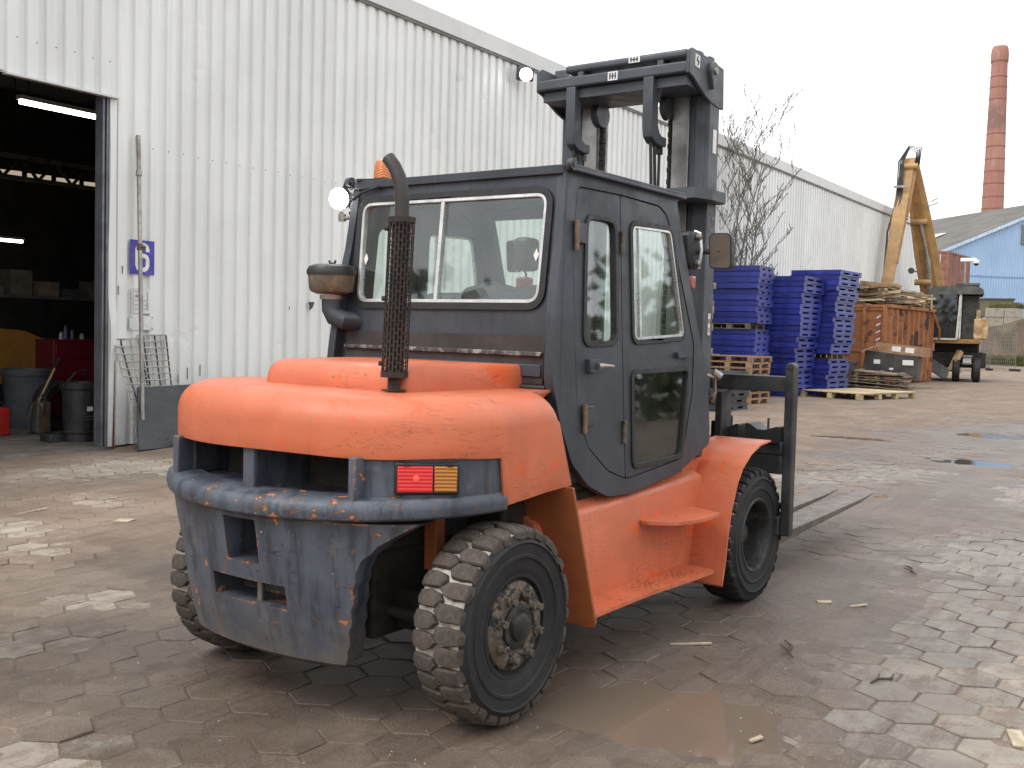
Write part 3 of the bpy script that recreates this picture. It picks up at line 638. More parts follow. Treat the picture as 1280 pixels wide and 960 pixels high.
t = thing('shelf_rack', 'dark shelf rack along the workshop back', 'shelf', (-17, 10.6, .012))
for y in (-1.6, .2, 1.6): m = MB(); m.box(-.03, .03, y-.03, y+.03, 0, 2.5); m.build('upright', 'black', t)
for z in (1.2, 1.98): m = MB(); m.box(-.3, .3, -1.65, 1.65, z, z+.05); m.build('shelf', 'bin_grey', t)
for k in range(6):
    y = 9.2+k*.5; t = thing('carton', ['brown carton at the end of the upper workshop shelf', 'low grey carton on the upper workshop shelf', 'tall carton on the upper workshop shelf', 'tan carton beside the tall one on the shelf', 'small dark carton on the upper workshop shelf', 'last carton on the upper workshop shelf'][k], 'box', (-16.95, y, 2.045)); hh = [.3, .16, .42, .25, .14, .3][k]
    m = MB(); m.box(-.18, .18, -.2, .18, 0, hh); m.build('carton_body', simple('carton%d' % k, [(.16, .12, .08), (.1, .1, .1), (.12, .1, .08), (.17, .13, .09), (.05, .05, .05), (.1, .085, .07)][k], .8), t, bevel=.005)
t = thing('yellow_machine', 'dirty yellow machine body parked in the dark workshop', 'machine', (-16.3, 9.1, .012))
m = MB(); m.prism([rpoly([(-1.2, .6), (1.3, .6), (1.25, 1.2), (.6, 1.45), (-.2, 1.5), (-1.2, 1.25)], .1)], -.5, .4, lambda u, v, d: (d, u, v)); m.build('hood', simple('machine_yellow', (.32, .14, .03), .5, 0, .3, 3, .1, (.06, .04, .02), .6), t, bevel=.03)
m = MB(); m.box(-.4, .3, -1.0, 1.1, .12, .6); m.build('frame', 'black', t); m = MB()
for y in (-.7, .8): m.lathe([(.02, -.12), (.36, -.12), (.4, -.06), (.4, .06), (.36, .12), (.02, .12)], (.5, y, .40), (1, 0, 0), 24)
m.build('wheels', 'tyre', t)

# ------------------------------------------------------------------ forklift: x forward from the rear axle, y to its right, z up
FK = thing('forklift', 'large orange and dark grey diesel forklift with cab', 'forklift', (-3.386, 3.687, 0), PI/2-R_(1.9212))
def fb(m, name, mat, parent=FK, **k): k.setdefault('flip', True); return m.build(name, mat, parent, **k)
TW = .0
# --- counterweight
def sup(th, a, b, p=2.12):
    c, s = math.cos(th), math.sin(th)
    return -a*abs(c)**(2/p), b*math.copysign(abs(s)**(2/p), s)
CWL = [(.225, .50, .86, .01), (.24, .535, .875, 0), (.40, .575, .90, 0), (.60, .610, .912, 0), (.78, .637, .922, 0), (.868, .655, .928, 0)]
def arch_x(z):   # rim of the steer-wheel clearance on the outer skin
    return float(np.interp(z, [.2, .3, .4, .5, .58, .65, .72, .765, .8, .842, .874], [-.455, -.469, -.485, -.493, -.5, -.502, -.495, -.476, -.45, -.41, -.369]))
def cw_ring(z, a, b, off=0):
    ax = arch_x(z); pts = []
    T = [t for t in np.linspace(-PI/2, PI/2, 181) if sup(t, a, b)[0] < ax+.001]
    t0 = max(T) if T else .9
    for t in np.linspace(-t0, t0, 49):
        x, y = sup(t, a-off, b-off); pts.append((x, y, z))
    ymax = pts[-1][1]
    xe = pts[-1][0]; fx = min(.15, .13+.2*max(0, z-.7)); y2 = ymax-.035
    pts.append((xe+.02, ymax-.004, z)); pts.append((xe+fx, y2, z))
    for k in range(1, 10): pts.append((xe+fx+.01*math.sin(PI*k/10), y2-2*y2*k/10, z))
    pts.append((xe+fx, -y2, z)); pts.append((xe+.02, -ymax+.004, z))
    return pts
m = MB(); zs = []
for z in list(np.linspace(.225, .868, 22)):
    a = float(np.interp(z, [q[0] for q in CWL], [q[1] for q in CWL])); b = float(np.interp(z, [q[0] for q in CWL], [q[2] for q in CWL]))
    zs.append(cw_ring(z, a, b, .012 if z < .23 else 0))
m.loft(zs)
cwo = fb(m, 'counterweight', 'cw')
c1 = MB().box(-.80, -.40, -.098, .102, .645, .838); c2 = MB().box(-.80, -.41, -.228, .232, .466, .568)
cut(cwo, [c1, c2])
bv = cwo.modifiers.new('bevel', 'BEVEL'); bv.width = .009; bv.segments = 2; bv.limit_method = 'ANGLE'; bv.angle_limit = R_(45)
m = MB(); m.tube([(-.53, .02, .45), (-.53, .02, .60)], .016, 10); fb(m, 'drawbar_pin', 'steel', cwo)
# --- bumper ledge around the top of the counterweight
def path(a, b, xf, n=56, p=2.12):
    """plan outline: right front -> rear -> left front, with outward normals"""
    pts = [(xf, b)]
    pts += [sup(t, a, b, p) for t in np.linspace(PI/2, -PI/2, n)]
    pts += [(xf, -b)]; out = []
    for i in range(len(pts)):
        q0, q1 = pts[max(0, i-1)], pts[min(len(pts)-1, i+1)]; t = Vector((q1[0]-q0[0], q1[1]-q0[1])).normalized(); nx, ny = t.y, -t.x
        if nx*(pts[i][0]-.3)+ny*pts[i][1] < 0: nx, ny = -nx, -ny
        out.append((pts[i][0], pts[i][1], nx, ny))
    return out
LP = path(.660, .905, -.015); rings = []
for x, y, nx, ny in LP:
    zr = .035*min(1, abs(y)/.9)**2
    prof = [(-.12, .862+zr), (.018, .862+zr), (.034, .872+zr), (.040, .900+zr), (.036, .928+zr), (.020, .946+zr), (-.03, .962+zr*.6), (-.12, .967+zr*.4)]
    rings.append([(x+nx*d, y+ny*d, z) for d, z in prof])
m = MB(); m.loft(rings); fb(m, 'bumper_ledge', 'cw', bevel=.004)
m = MB(); pts = [(x-nx*.10, y-ny*.10) for x, y, nx, ny in LP]; m.prism([pts+[(.2, -.8), (.2, .8)]], .93, .955, lambda u, v, d: (u, v, d)); fb(m, 'deck', 'cw')
# --- upper grille posts and lamp blocks
PO = path(.60, .925, -.02, 120)
def block(pred, depth, name='lamp_block', z0=.955, z1=1.135):
    seg = [q for q in PO if pred(q)]; rr = []
    for x, y, nx, ny in seg: rr.append([(x, y, z0), (x, y, z1), (x-nx*depth, y-ny*depth, z1), (x-nx*depth, y-ny*depth, z0)])
    m = MB(); m.loft(rr); return fb(m, name, 'cw', bevel=.008)
block(lambda q: q[1] > .54, .05); block(lambda q: q[1] < -.54, .05)
for s in (1, -1):
    m = MB(); m.box(-.545, -.14, s*.56-.02, s*.56+.02, .955, 1.134); fb(m, 'grille_cheek', 'cw', bevel=.006)
m = MB(); m.prism([rpoly([(-.595, -.035), (-.595, .035), (-.3, .06), (-.3, -.06)], .01)], .956, 1.135, lambda u, v, d: (u, v, d)); fb(m, 'centre_post', 'cw', bevel=.006)
m = MB(); m.box(-.20, -.16, -.54, .54, .956, 1.30); fb(m, 'radiator', simple('radiator_dirty', (.05, .018, .012), .85, 0, .4, 9, .4))
m = MB(); m.tube([(-.24, .30, .96), (-.25, .22, 1.06), (-.26, .10, 1.08), (-.25, .02, .97)], .022, 8); fb(m, 'radiator_hose', 'rubber')
# --- tail lamps
def tail_lamp(s):
    k = min(range(len(PO)), key=lambda i: abs(PO[i][1]-s*.775)); x, y, nx, ny = PO[k]
    Q = Matrix(((-ny*1, 0, nx, x-nx*.008), (nx*1, 0, ny, y-ny*.008), (0, 1, 0, 1.052), (0, 0, 0, 1)))
    e = bpy.data.objects.new('tail_lamp', None); COL.objects.link(e); e.parent = FK
    def bx(u0, u1, v0, v1, d0, d1, nm, mt, bev=.004): mm = MB(); mm.box(u0, u1, v0, v1, d0, d1, 0, Q); return mm.build(nm, mt, e, flip=True, bevel=bev)
    bx(-.132, .132, -.066, .066, -.02, .016, 'housing', 'rubber', .008)
    sg = 1 if Q[1][0]*s > 0 else -1
    bx(*sorted((-.120*sg, .022*sg)), -.052, .052, .016, .030, 'lens', 'lens_red'); bx(*sorted((.028*sg, .120*sg)), -.052, .052, .016, .030, 'lens', 'lens_amber')
    mm = MB(); mm.lathe([(.001, .010), (.009, .008), (.013, 0)], Q @ Vector((-.045*sg, .005, .031)), (nx, ny, 0), 12); mm.build('bulb_glow', 'bulb', e, flip=True)
    for u in (-.09, .085):
        mm = MB(); mm.box(u-.012, u+.012, .054, .062, .014, .034, 0, Q); mm.build('clip', 'rubber', e, flip=True)
tail_lamp(1); tail_lamp(-1)
# --- hood
HP = [q for q in path(.615, .94, .0, 90) if q[0] < -.028]; HR = .125; ZT = 1.378
def hood_front(z): return float(np.interp(z, [.93, 1.40], [.50, .31]))
cols = []
def col(x, y, nx, ny, zb, side):
    v = [(0, zb), (0, zb+(1.25-zb)*.5), (0, 1.25)]
    v += [(HR*(1-math.cos(t)), 1.25+(ZT-1.25)*math.sin(t)) for t in np.linspace(.25, PI/2, 7)]
    out = []
    for d, z in v:
        px = hood_front(z) if side else x
        out.append((px-nx*d*(0 if side else 1), y-ny*d, z+.004*math.sin(px*9+y*5)))
    return out
right = [(1, .94)]
path_cols = []
for xx in (None, .28, .14, .02): path_cols.append(col(0 if xx is None else xx, .94, 0, 1, float(np.interp(.5 if xx is None else xx, [-.02, .5], [.925, .952])), xx is None))
path_cols.append(col(-.022, .94, 0, 1, .924, False))
for x, y, nx, ny in HP: path_cols.append(col(x, y, nx, ny, 1.128, False))
path_cols.append(col(-.022, -.94, 0, -1, .924, False))
for xx in (.02, .14, .28, None): path_cols.append(col(0 if xx is None else xx, -.94, 0, -1, float(np.interp(.5 if xx is None else xx, [-.02, .5], [.925, .952])), xx is None))
m = MB(); m.loft(path_cols, False, False)
top = [c[-1] for c in path_cols]; m.add(top+[(.62, -.735, ZT), (.62, .735, ZT)], [tuple(range(len(top)+2))])
# front return of the side skirts
for s in (1, -1):
    m.add([(hood_front(z), s*yy, z) for z in (.952, 1.25) for yy in (.938, .70)]+[(hood_front(1.37), s*.81, 1.374), (.60, s*.73, 1.374)], [(0, 1, 3, 2), (2, 3, 5, 4)])
ho = fb(m, 'hood', 'orange', smooth=50, weld=True); so_ = ho.modifiers.new('thick', 'SOLIDIFY'); so_.thickness = .012; so_.offset = -1
b = ho.modifiers.new('bevel', 'BEVEL'); b.width = .006; b.segments = 2; b.limit_method = 'ANGLE'; b.angle_limit = R_(60)
# --- raised hump on the hood
def hump_ring(z, off):
    pl = [(-.13, -.40), (-.10, -.46), (.64, -.55), (.64, .55), (-.10, .46), (-.13, .40)]
    return [(x+off*(1 if x < 0 else 0), y-math.copysign(off*.22, y), z) for x, y in rpoly(pl, [.04, .07, 0, 0, .07, .04], 6)]
m = MB(); hz = [(1.36, 0), (1.40, 0), (1.43, .008), (1.455, .022), (1.475, .045), (1.487, .075), (1.492, .11)]; m.loft([hump_ring(z, o) for z, o in hz]); fb(m, 'hood_hump', 'orange', smooth=50)
# --- exhaust stack
EX, EY = -.15, .420
m = MB(); m.tube([(EX, EY, 1.37), (EX, EY, 1.46)], .027, 14); m.lathe([(.055, 0), (.055, .006)], (EX, EY, 1.381), (0, 0, 1), 14); fb(m, 'exhaust_stub', 'exhaust')
m = MB(); lean_ = lambda z: (EX+.008*(z-1.4), EY+.030*(z-1.4))
m.tube([(*lean_(1.44), 1.44), (*lean_(2.1), 2.1)], .037, 16); mu = fb(m, 'muffler', simple('muffler_black', (.012, .01, .009), .8, 0, .3, 9, .2))
# perforated heat shield: bars with staggered cross links round the muffler
n_b = 22; bars = []
for k in range(n_b):
    a = 2*PI*k/n_b; m = MB(); z0, z1 = 1.445, 2.125
    p = [(lean_(z)[0]+.056*math.cos(a), lean_(z)[1]+.056*math.sin(a), z) for z in (z0, z1)]
    m.beam(p[0], p[1], .0062, .003, (math.cos(a), math.sin(a), 0)); fb(m, 'shield_strip', 'exhaust', mu)
for ph in (0, 1):
    for k in range(19):
        z = 1.452+k*.036+ph*.018; m = MB()
        for i in range(ph, n_b, 2):
            a0, a1 = 2*PI*i/n_b, 2*PI*(i+1)/n_b; c = lean_(z)
            m.beam((c[0]+.056*math.cos(a0), c[1]+.056*math.sin(a0), z), (c[0]+.056*math.cos(a1), c[1]+.056*math.sin(a1), z), .003, .006, (0, 0, 1))
        o = fb(m, 'shield_links', 'exhaust', mu, smooth=0); tag(o, kind='stuff')
for z in (1.452, 2.118):
    m = MB(); m.lathe([(.050, -.012), (.060, -.012), (.060, .012), (.050, .012)], (*lean_(z), z), (0, 0, 1), 26, close=True); fb(m, 'shield_band', 'exhaust', mu)
for z in (1.50, 1.78, 2.08):
    m = MB(); a = 2.6; m.lathe([(.011, 0), (.011, .012), (.001, .014)], (lean_(z)[0]-.047, lean_(z)[1]-.035, z), (-.8, -.55, 0), 8); fb(m, 'shield_bolt', 'exhaust', mu)
m = MB(); c = lean_(2.12); m.tube([(c[0], c[1], 2.09), (c[0], c[1], 2.20), (c[0]-.002, c[1]-.004, 2.255), (c[0]-.004, c[1]-.018, 2.305), (c[0]-.008, c[1]-.042, 2.350), (c[0]-.012, c[1]-.075, 2.388)], [.031, .031, .031, .031, .030, .030], 16, cap=False); m.tube([(c[0]-.008, c[1]-.042, 2.350), (c[0]-.012, c[1]-.076, 2.389)], .022, 12)
fb(m, 'exhaust_outlet', simple('exhaust_pipe', (.055, .052, .052), .55, .4, .25, 8, .15, (.05, .03, .022), .4))

# --- wheels
def tyre_block(row, Rr, wd, nb, hgt, var):
    """one lug: a rough pentagon on the tread surface, curved with the tyre"""
    m = MB(); da = 2*PI/nb
    shapes = {0: [(-.62, .02), (-.40, -.40), (.0, -.46), (.44, -.40), (.47, .0), (.42, .42), (-.05, .46), (-.42, .36)],
              1: [(-.42, -.25), (.0, -.47), (.42, -.25), (.42, .25), (0, .47), (-.42, .25)]}
    sh = shapes[0 if row != 1 else 1]
    rnd = random.Random(var*13+row); sh = [(a+rnd.uniform(-.07, .07), b+rnd.uniform(-.08, .06)) for a, b in sh]
    if row == 2: sh = [(-a, b) for a, b in sh][::-1]
    yw = wd*.5; yc = {0: wd*.25, 2: -wd*.25}[row]
    def P(a, b, r, k=1.0):
        y = yc+a*yw*k*1.04; t = b*da*k*1.02; rr = r-(abs(y)/(wd/2))**4*.018
        return (math.sin(t)*rr, y, math.cos(t)*rr)
    m.loft([[P(a, b, Rr-hgt-.006, .97) for a, b in sh], [P(a, b, Rr-.008, .92) for a, b in sh], [P(a, b, Rr-.001, .82) for a, b in sh], [P(a, b, Rr, .6) for a, b in sh]], True, True)
    return m
def wheel(x, yo, s, front):
    R0 = .42; wd = .25; nb = 30
    e = bpy.data.objects.new('front_wheel' if front else 'rear_wheel', None); COL.objects.link(e); e.parent = FK
    e.location = (x, -s*(yo-wd/2), R0); e.rotation_euler = (0, 0, 0)
    ou = -s                                   # outward along blender y
    m = MB(); hb = .026; rc = R0-hb
    pr = [(.21, -wd*.40), (.25, -wd*.46), (.32, -wd*.50), (rc-.03, -wd*.47), (rc-.006, -wd*.44), (rc, -wd*.36), (rc, wd*.36), (rc-.006, wd*.44), (rc-.03, wd*.47), (.352, wd*.515), (.346, wd*.485), (.305, wd*.475), (.300, wd*.495), (.288, wd*.495), (.282, wd*.465), (.25, wd*.45), (.225, wd*.44), (.21, wd*.40)]
    m.lathe(pr, (0, 0, 0), (0, ou, 0), 56, close=True)
    ty = m.build('tyre', ['tyre', 'groove'], e)
    for p in ty.data.polygons:
        c = p.center
        if math.hypot(c.x, c.z) > rc-.012: p.material_index = 1
    rng_ = random.Random(int(x*10)+s)
    if not front:
        protos = {}
        for k in range(nb):
            for row in (0, 2):
                v = rng_.randrange(7); key = (row, v)
                if key not in protos: protos[key] = tyre_block(row, R0, wd, nb, hb, v).mesh('tread_block', False, 25); protos[key].materials.append(M['tread'])
                o = bpy.data.objects.new('tread_block', protos[key]); COL.objects.link(o); o.parent = e
                o.scale = (1+rng_.uniform(-.012, .004),)*3; o.rotation_euler = (0, (k+(.5 if row == 2 else 0)+rng_.uniform(-.06, .06))*2*PI/nb, 0)
    else:
        m = MB()
        for k in range(34):
            for row in (0, 2):
                bmk = tyre_block(row, R0, wd, 34, .016, k % 3); t = (k+(.5 if row == 2 else 0))*2*PI/34; Q = Matrix.Rotation(t, 3, 'Y'); b0 = len(m.v)
                m.add([Q @ Vector(v) for v in bmk.v], bmk.f)
        o = m.build('tread', 'tyre', e, smooth=25); tag(o, kind='stuff')
    m = MB()
    if front:   # deep dished rim
        m.lathe([(.235, wd*.44), (.228, wd*.47), (.215, wd*.46), (.205, wd*.40), (.20, .02), (.19, -.05), (.10, -.06), (.095, -.02), (.06, -.02), (.055, .03), (.001, .035)], (0, 0, 0), (0, ou, 0), 40, close=True); m.build('rim', 'hubblack', e)
        for k in range(8):
            a = 2*PI*k/8; m = MB(); m.lathe([(.014, 0), (.014, .03), (.001, .032)], (.145*math.cos(a), ou*-.057, .145*math.sin(a)), (0, ou, 0), 6); m.build('wheel_nut', 'hub', e)
    else:
        m.lathe([(.225, wd*.40), (.222, wd*.445), (.205, wd*.44), (.20, wd*.36), (.188, wd*.36)], (0, 0, 0), (0, ou, 0), 40, close=True); m.build('rim', 'tyre', e)
        m = MB(); m.lathe([(.192, wd*.33), (.186, wd*.42), (.17, wd*.455), (.12, wd*.475), (.112, wd*.44), (.10, wd*.44), (.001, wd*.43)], (0, 0, 0), (0, ou, 0), 40); m.build('wheel_disc', 'hub', e, bevel=.004)
        for k in range(8):
            a = 2*PI*(k+.35)/8; m = MB(); m.lathe([(.024, 0), (.024, .018), (.016, .02), (.016, .042), (.001, .044)], (.138*math.cos(a), ou*wd*.455, .138*math.sin(a)), (0, ou, 0), 7); m.build('wheel_nut', 'hub', e)
        m = MB(); m.lathe([(.096, wd*.42), (.094, wd*.49), (.078, wd*.51), (.062, wd*.50), (.058, wd*.56), (.040, wd*.60), (.001, wd*.61)], (0, 0, 0), (0, ou, 0), 28); m.build('hub_cap', 'hubblack', e)
        for a in (2.2, 4.3): m = MB(); m.box(-.016, .016, -.004, .004, -.012, .012); m.build('hand_hole', 'ink', e, loc=(.158*math.cos(a), ou*wd*.462, .158*math.sin(a)))
    e.rotation_euler = (0, rng_.uniform(0, 6), 0)
    return e
for s in (1, -1):
    wh_ = wheel(0, 1.014 if s > 0 else .83, s, False)
    if s < 0: r0 = wh_.rotation_euler[1]; wh_.rotation_mode = 'QUATERNION'; wh_.rotation_quaternion = (Matrix.Rotation(R_(8), 3, 'Z') @ Matrix.Rotation(r0, 3, 'Y')).to_quaternion()
    wheel(2.654, .966, s, True)

# --- chassis, axles
m = MB(); m.box(-.25, 2.6, -.42, .42, .30, .92); m.box(.30, 2.3, -.70, .70, .32, .86); m.box(-.3, .5, -.50, .50, .7, 1.12); fb(m, 'chassis', 'chassis', bevel=.02)  # frame, with a solid dark inner body added to block light underneath
m = MB(); m.box(-.09, .09, -.80, .80, .32, .50); fb(m, 'steer_axle', 'chassis', bevel=.02)
m = MB(); m.tube([(2.654, -.8, .42), (2.654, .8, .42)], .12, 16); fb(m, 'drive_axle', 'chassis')
for s in (1, -1):
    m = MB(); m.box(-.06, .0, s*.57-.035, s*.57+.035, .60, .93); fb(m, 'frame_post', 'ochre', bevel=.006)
    m = MB(); m.tube([(.0, s*.72, .30), (.0, s*.72, .60)], .05, 10); fb(m, 'king_pin', 'chassis')
    m = MB(); m.tube([(-.16, s*.1, .42), (-.14, s*.72, .41)], .025, 8); fb(m, 'steering_link', 'chassis')

# --- orange side body, steps, guards
for s in (1, -1):
    S = lambda x, y, z: (x, s*y, z)
    # inner guard plate in front of the steer wheel
    m = MB(); pr = [(.455, .93), (.66, .26)]
    m.add([S(.435, .985, .955), S(.645, 1.0, .295), S(.652, .985, .268), S(.655, .96, .262), S(.655, .60, .262), S(.435, .55, .955)]+[S(.452, .985, .955), S(.662, 1.0, .295), S(.669, .985, .268), S(.672, .96, .262), S(.672, .60, .262), S(.452, .55, .955)], [(0, 1, 2, 3, 4, 5), (11, 10, 9, 8, 7, 6)]+[(i, 6+i, 6+(i+1) % 6, (i+1) % 6) for i in range(6)])
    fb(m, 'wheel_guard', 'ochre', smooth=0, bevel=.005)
    m = MB(); m.add([S(.672, .985, .262), S(.45, .97, .94), S(.452, .985, .955), S(.68, 1.0, .265), S(.68, .985, .28)], [(0, 1, 2, 3)]); 
    # recessed side panel: lower web, bevelled shoulder up to the cab
    m = MB(); xs = np.linspace(.46, 2.22, 14); rr = []
    for x in xs:
        tz = float(np.interp(x, [.46, 2.1], [.765, .83]))
        rr.append([S(x, .775, .30), S(x, .775, tz-.035), S(x, .765, tz-.012), S(x, .745, tz), S(x, .70, tz+.022), S(x, .60, tz+.05), S(x, .60, .30)])
    m.loft(rr); fb(m, 'side_panel', 'orange', bevel=.004, smooth=50)
    m = MB(); m.prism([rpoly([(.665, .76), (.665, .965), (1.35, .955), (1.70, .985), (1.99, .985), (2.03, .76)], [.01, .02, .3, .2, .03, .01])], .300, .318, lambda u, v, d: S(u, v, d)); fb(m, 'lower_step', 'orange', bevel=.004)
    m = MB(); m.prism([rpoly([(1.46, .765), (1.44, .82), (1.52, .96), (1.72, 1.02), (1.99, 1.005), (2.10, .76)], [.02, .05, .12, .1, .02, 0], 6)], .630, .648, lambda u, v, d: S(u, v, d)); fb(m, 'upper_step', 'orange', bevel=.004)
    # front mudguard: one curved sheet
    prof = [(2.055, .215), (2.09, .34), (2.115, .50), (2.15, .64), (2.21, .77), (2.30, .88), (2.42, .955), (2.56, 1.0), (2.72, 1.015)]
    pr2 = []
    for i in range(len(prof)-1):
        for k in range(3): t = k/3; pr2.append((prof[i][0]*(1-t)+prof[i+1][0]*t, prof[i][1]*(1-t)+prof[i+1][1]*t))
    pr2.append(prof[-1]); rr = []
    for x, z in pr2:
        yi = .62 if z > .85 else .70
        rr.append([S(x, yi, z), S(x, 1.0, z), S(x+.012 if z < .8 else x, 1.0, z-.012), S(x+.012 if z < .8 else x, yi, z-.012)])
    m = MB(); m.loft(rr); fb(m, 'front_mudguard', 'orange', smooth=60, bevel=.003)
    # gusset between mudguard and cab sill
    m = MB(); m.prism([[(2.02, .30), (2.10, .34), (2.14, .52), (2.20, .70), (2.31, .86), (2.42, .955), (2.28, 1.0), (2.05, .84)]], .56, .71, lambda u, v, d: S(u, d, v)); fb(m, 'mudguard_web', 'orange')
m = MB()
for cx, cy in ((1.42, .86), (1.75, .89)):
    for k in range(26):
        a = k*2.4; r = .012+.0028*k; m.box(cx+r*1.6*math.cos(a)-.012, cx+r*1.6*math.cos(a)+.012, cy+r*math.sin(a)-.003, cy+r*math.sin(a)+.003, .3185, .321)
o = fb(m, 'tread_studs', 'ochre', smooth=0); tag(o, kind='stuff')

# ------------------------------------------------------------------ cab
def ys(z): return .757-.0486*(z-1.4)
def rx(z): return .645+(z-1.4)*.0885
def SD(s): return lambda u, v, d: (u, s*(ys(v)-d), v)          # side wall mapping, d inwards
outline = [(.736, 2.447), (.69, 2.09), (.632, 1.83), (.600, 1.56), (.590, 1.43), (.655, 1.216), (.754, 1.016), (.90, .895), (1.093, .818), (1.343, .809), (1.907, .872), (2.30, 1.005), (2.305, 1.10), (2.285, 1.46), (2.20, 1.606), (1.95, 2.20), (1.90, 2.447)]
gap = [(.835, 2.374), (1.259, 2.382), (1.695, 2.372), (1.789, 2.324), (1.912, 2.063), (2.109, 1.606), (2.082, 1.324), (1.939, .945), (1.285, .885), (1.096, .945), (.903, 1.082), (.81, 1.246), (.789, 1.599), (.785, 2.104)]
rear_leaf = [(.845, 2.366), (1.257, 2.374), (1.262, 1.6), (1.279, .894), (1.10, .955), (.911, 1.088), (.819, 1.248), (.797, 1.6), (.794, 2.104)]
front_leaf = [(1.263, 2.374), (1.692, 2.364), (1.783, 2.319), (1.905, 2.061), (2.101, 1.606), (2.074, 1.326), (1.933, .953), (1.285, .893), (1.268, 1.6)]
win1 = rpoly([(.918, 2.235), (1.200, 2.237), (1.203, 1.606), (.880, 1.598)], [.07, .07, .06, .06])
win2 = rpoly([(1.365, 2.245), (1.832, 2.255), (1.992, 1.640), (1.375, 1.610)], [.06, .05, .06, .06])
win3 = rpoly([(1.362, 1.452), (2.030, 1.462), (1.925, .962), (1.36, .948)], [.05, .05, .05, .05])
for s in (1, -1):
    f = SD(s)
    m = MB(); m.prism([rpoly(outline, .03, 3), rpoly(gap, .04, 3)], 0, .05, f); fb(m, 'cab_side_frame', 'cab', bevel=.004)
    m = MB(); m.prism([rpoly(inset(gap, -.002), .04, 3), rpoly(inset(gap, .016), .04, 3)], .012, .04, f); fb(m, 'door_seal', 'rubber')
    for leaf, wins, nm in ((rear_leaf, [win1], 'rear_door_leaf'), (front_leaf, [win2, win3], 'front_door_leaf')):
        m = MB(); m.prism([rpoly(leaf, .02, 3)]+wins, .004, .04, f); d = fb(m, nm, 'cab', bevel=.004)
        for wn in wins:
            m = MB(); m.prism([inset(wn, -.016), inset(wn, .012)], -.006, .03, f); fb(m, 'window_seal', 'rubber', d, bevel=.004)
            if wn is win2:
                m = MB(); m.prism([inset(wn, .011), inset(wn, .024)], -.003, .02, f); fb(m, 'window_trim', 'chrome', d)
                m = MB(); m.prism([[(1.455, 2.235), (1.475, 2.235), (1.478, 1.63), (1.458, 1.63)]], .004, .02, f); fb(m, 'slider_bar', 'chrome', d)
            m = MB(); m.prism([inset(wn, .010)], .012, .017, f); fb(m, 'pane', 'glassdark' if wn is win3 else 'glass', d)
    for hx, hz_ in ((.79, 2.142), (.845, 1.243)):
        m = MB(); m.prism([[(hx+.02, hz_-.05), (hx+.095, hz_-.05), (hx+.095, hz_+.05), (hx+.02, hz_+.05)]], -.022, .01, f); h = fb(m, 'hinge', 'cab', bevel=.004)
        m = MB(); y = ys(hz_)+.016; m.tube([(hx+.012, s*y, hz_-.085), (hx+.012, s*(y-.004), hz_+.06)], .013, 10); fb(m, 'hinge_pin', simple('rusty_pin', (.2, .13, .08), .6, .4, .4, 14, .2), h)
    for hz_ in (2.13, 1.14):
        m = MB(); y = ys(hz_)+.006; m.tube([(1.262, s*y, hz_-.06), (1.262, s*y, hz_+.06)], .012, 8); fb(m, 'leaf_hinge', 'hub')
    m = MB(); m.prism([[(.90, 1.455), (.985, 1.455), (.985, 1.525), (.90, 1.525)]], -.024, .006, f); h = fb(m, 'door_latch', 'cab', bevel=.004)
    m = MB(); y = ys(1.5)+.03; m.tube([(.96, s*y, 1.49), (1.0, s*(y+.01), 1.492), (1.09, s*(y+.012), 1.488)], [.018, .013, .009], 8); fb(m, 'latch_lever', 'steel', h)
    m = MB(); m.prism([rpoly([(1.86, 1.525), (2.04, 1.53), (2.04, 1.562), (1.86, 1.557)], .008)], -.022, .006, f); fb(m, 'door_handle', 'cab', bevel=.004)
    # rain gutter along the roof edge
    m = MB(); m.beam((.725, s*.722, 2.452), (1.965, s*.718, 2.452), .028, .036); m.beam((.725, s*.739, 2.442), (1.965, s*.735, 2.442), .012, .016); fb(m, 'rain_gutter', 'cab', bevel=.005)
    m = MB(); m.lathe([(.030, -.014), (.030, .014)], (.738, s*.738, 2.462), (0, 1, 0), 16); m.lathe([(.014, -.018), (.014, .018)], (.738, s*.738, 2.462), (0, 1, 0), 12); fb(m, 'roof_bolt_lug', 'cab')
# rear wall
fr_ = lambda u, v, d: (rx(v)+d, u, v)
rear = [(-ys(2.447)+.002, 2.447), (ys(2.447)-.002, 2.447), (ys(1.30)-.002, 1.30), (-ys(1.30)+.002, 1.30)]
rw = rpoly([(-.622, 2.345), (.622, 2.338), (.612, 1.788), (-.612, 1.788)], .075, 7)
m = MB(); m.prism([rear, rw], 0, .04, fr_); rwall = fb(m, 'cab_rear_wall', 'cab', bevel=.004)
m = MB(); m.prism([inset(rw, -.030), inset(rw, .006)], -.014, .03, fr_); fb(m, 'rear_window_seal', 'rubber', rwall, bevel=.008)
m = MB(); m.prism([inset(rw, .004), inset(rw, .022)], -.012, .02, fr_); fb(m, 'rear_window_trim', 'chrome', rwall, bevel=.003)
m = MB(); m.prism([[(-.055, 2.33), (-.033, 2.33), (-.035, 1.80), (-.057, 1.80)]], -.010, .02, fr_); fb(m, 'sliding_bar', 'chrome', rwall)
m = MB(); m.prism([inset(rw, .018)], .006, .011, fr_); fb(m, 'rear_pane', 'glass', rwall)
for y in (-.575, .565):
    m = MB(); m.prism([[(y, 2.03-.032), (y+.016, 2.03), (y, 2.03+.032), (y-.016, 2.03)]], .003, .0055, fr_); fb(m, 'diamond_sticker', 'label', rwall)
m = MB(); m.prism([[(-.665, 1.635), (.665, 1.635), (.672, 1.40), (-.672, 1.40)]], -.012, .004, fr_); lv = fb(m, 'vent_panel', simple('vent_brown', (.026, .020, .019), .6, 0, .3, 6, .15, (.07, .05, .04), .4), rwall, bevel=.004)
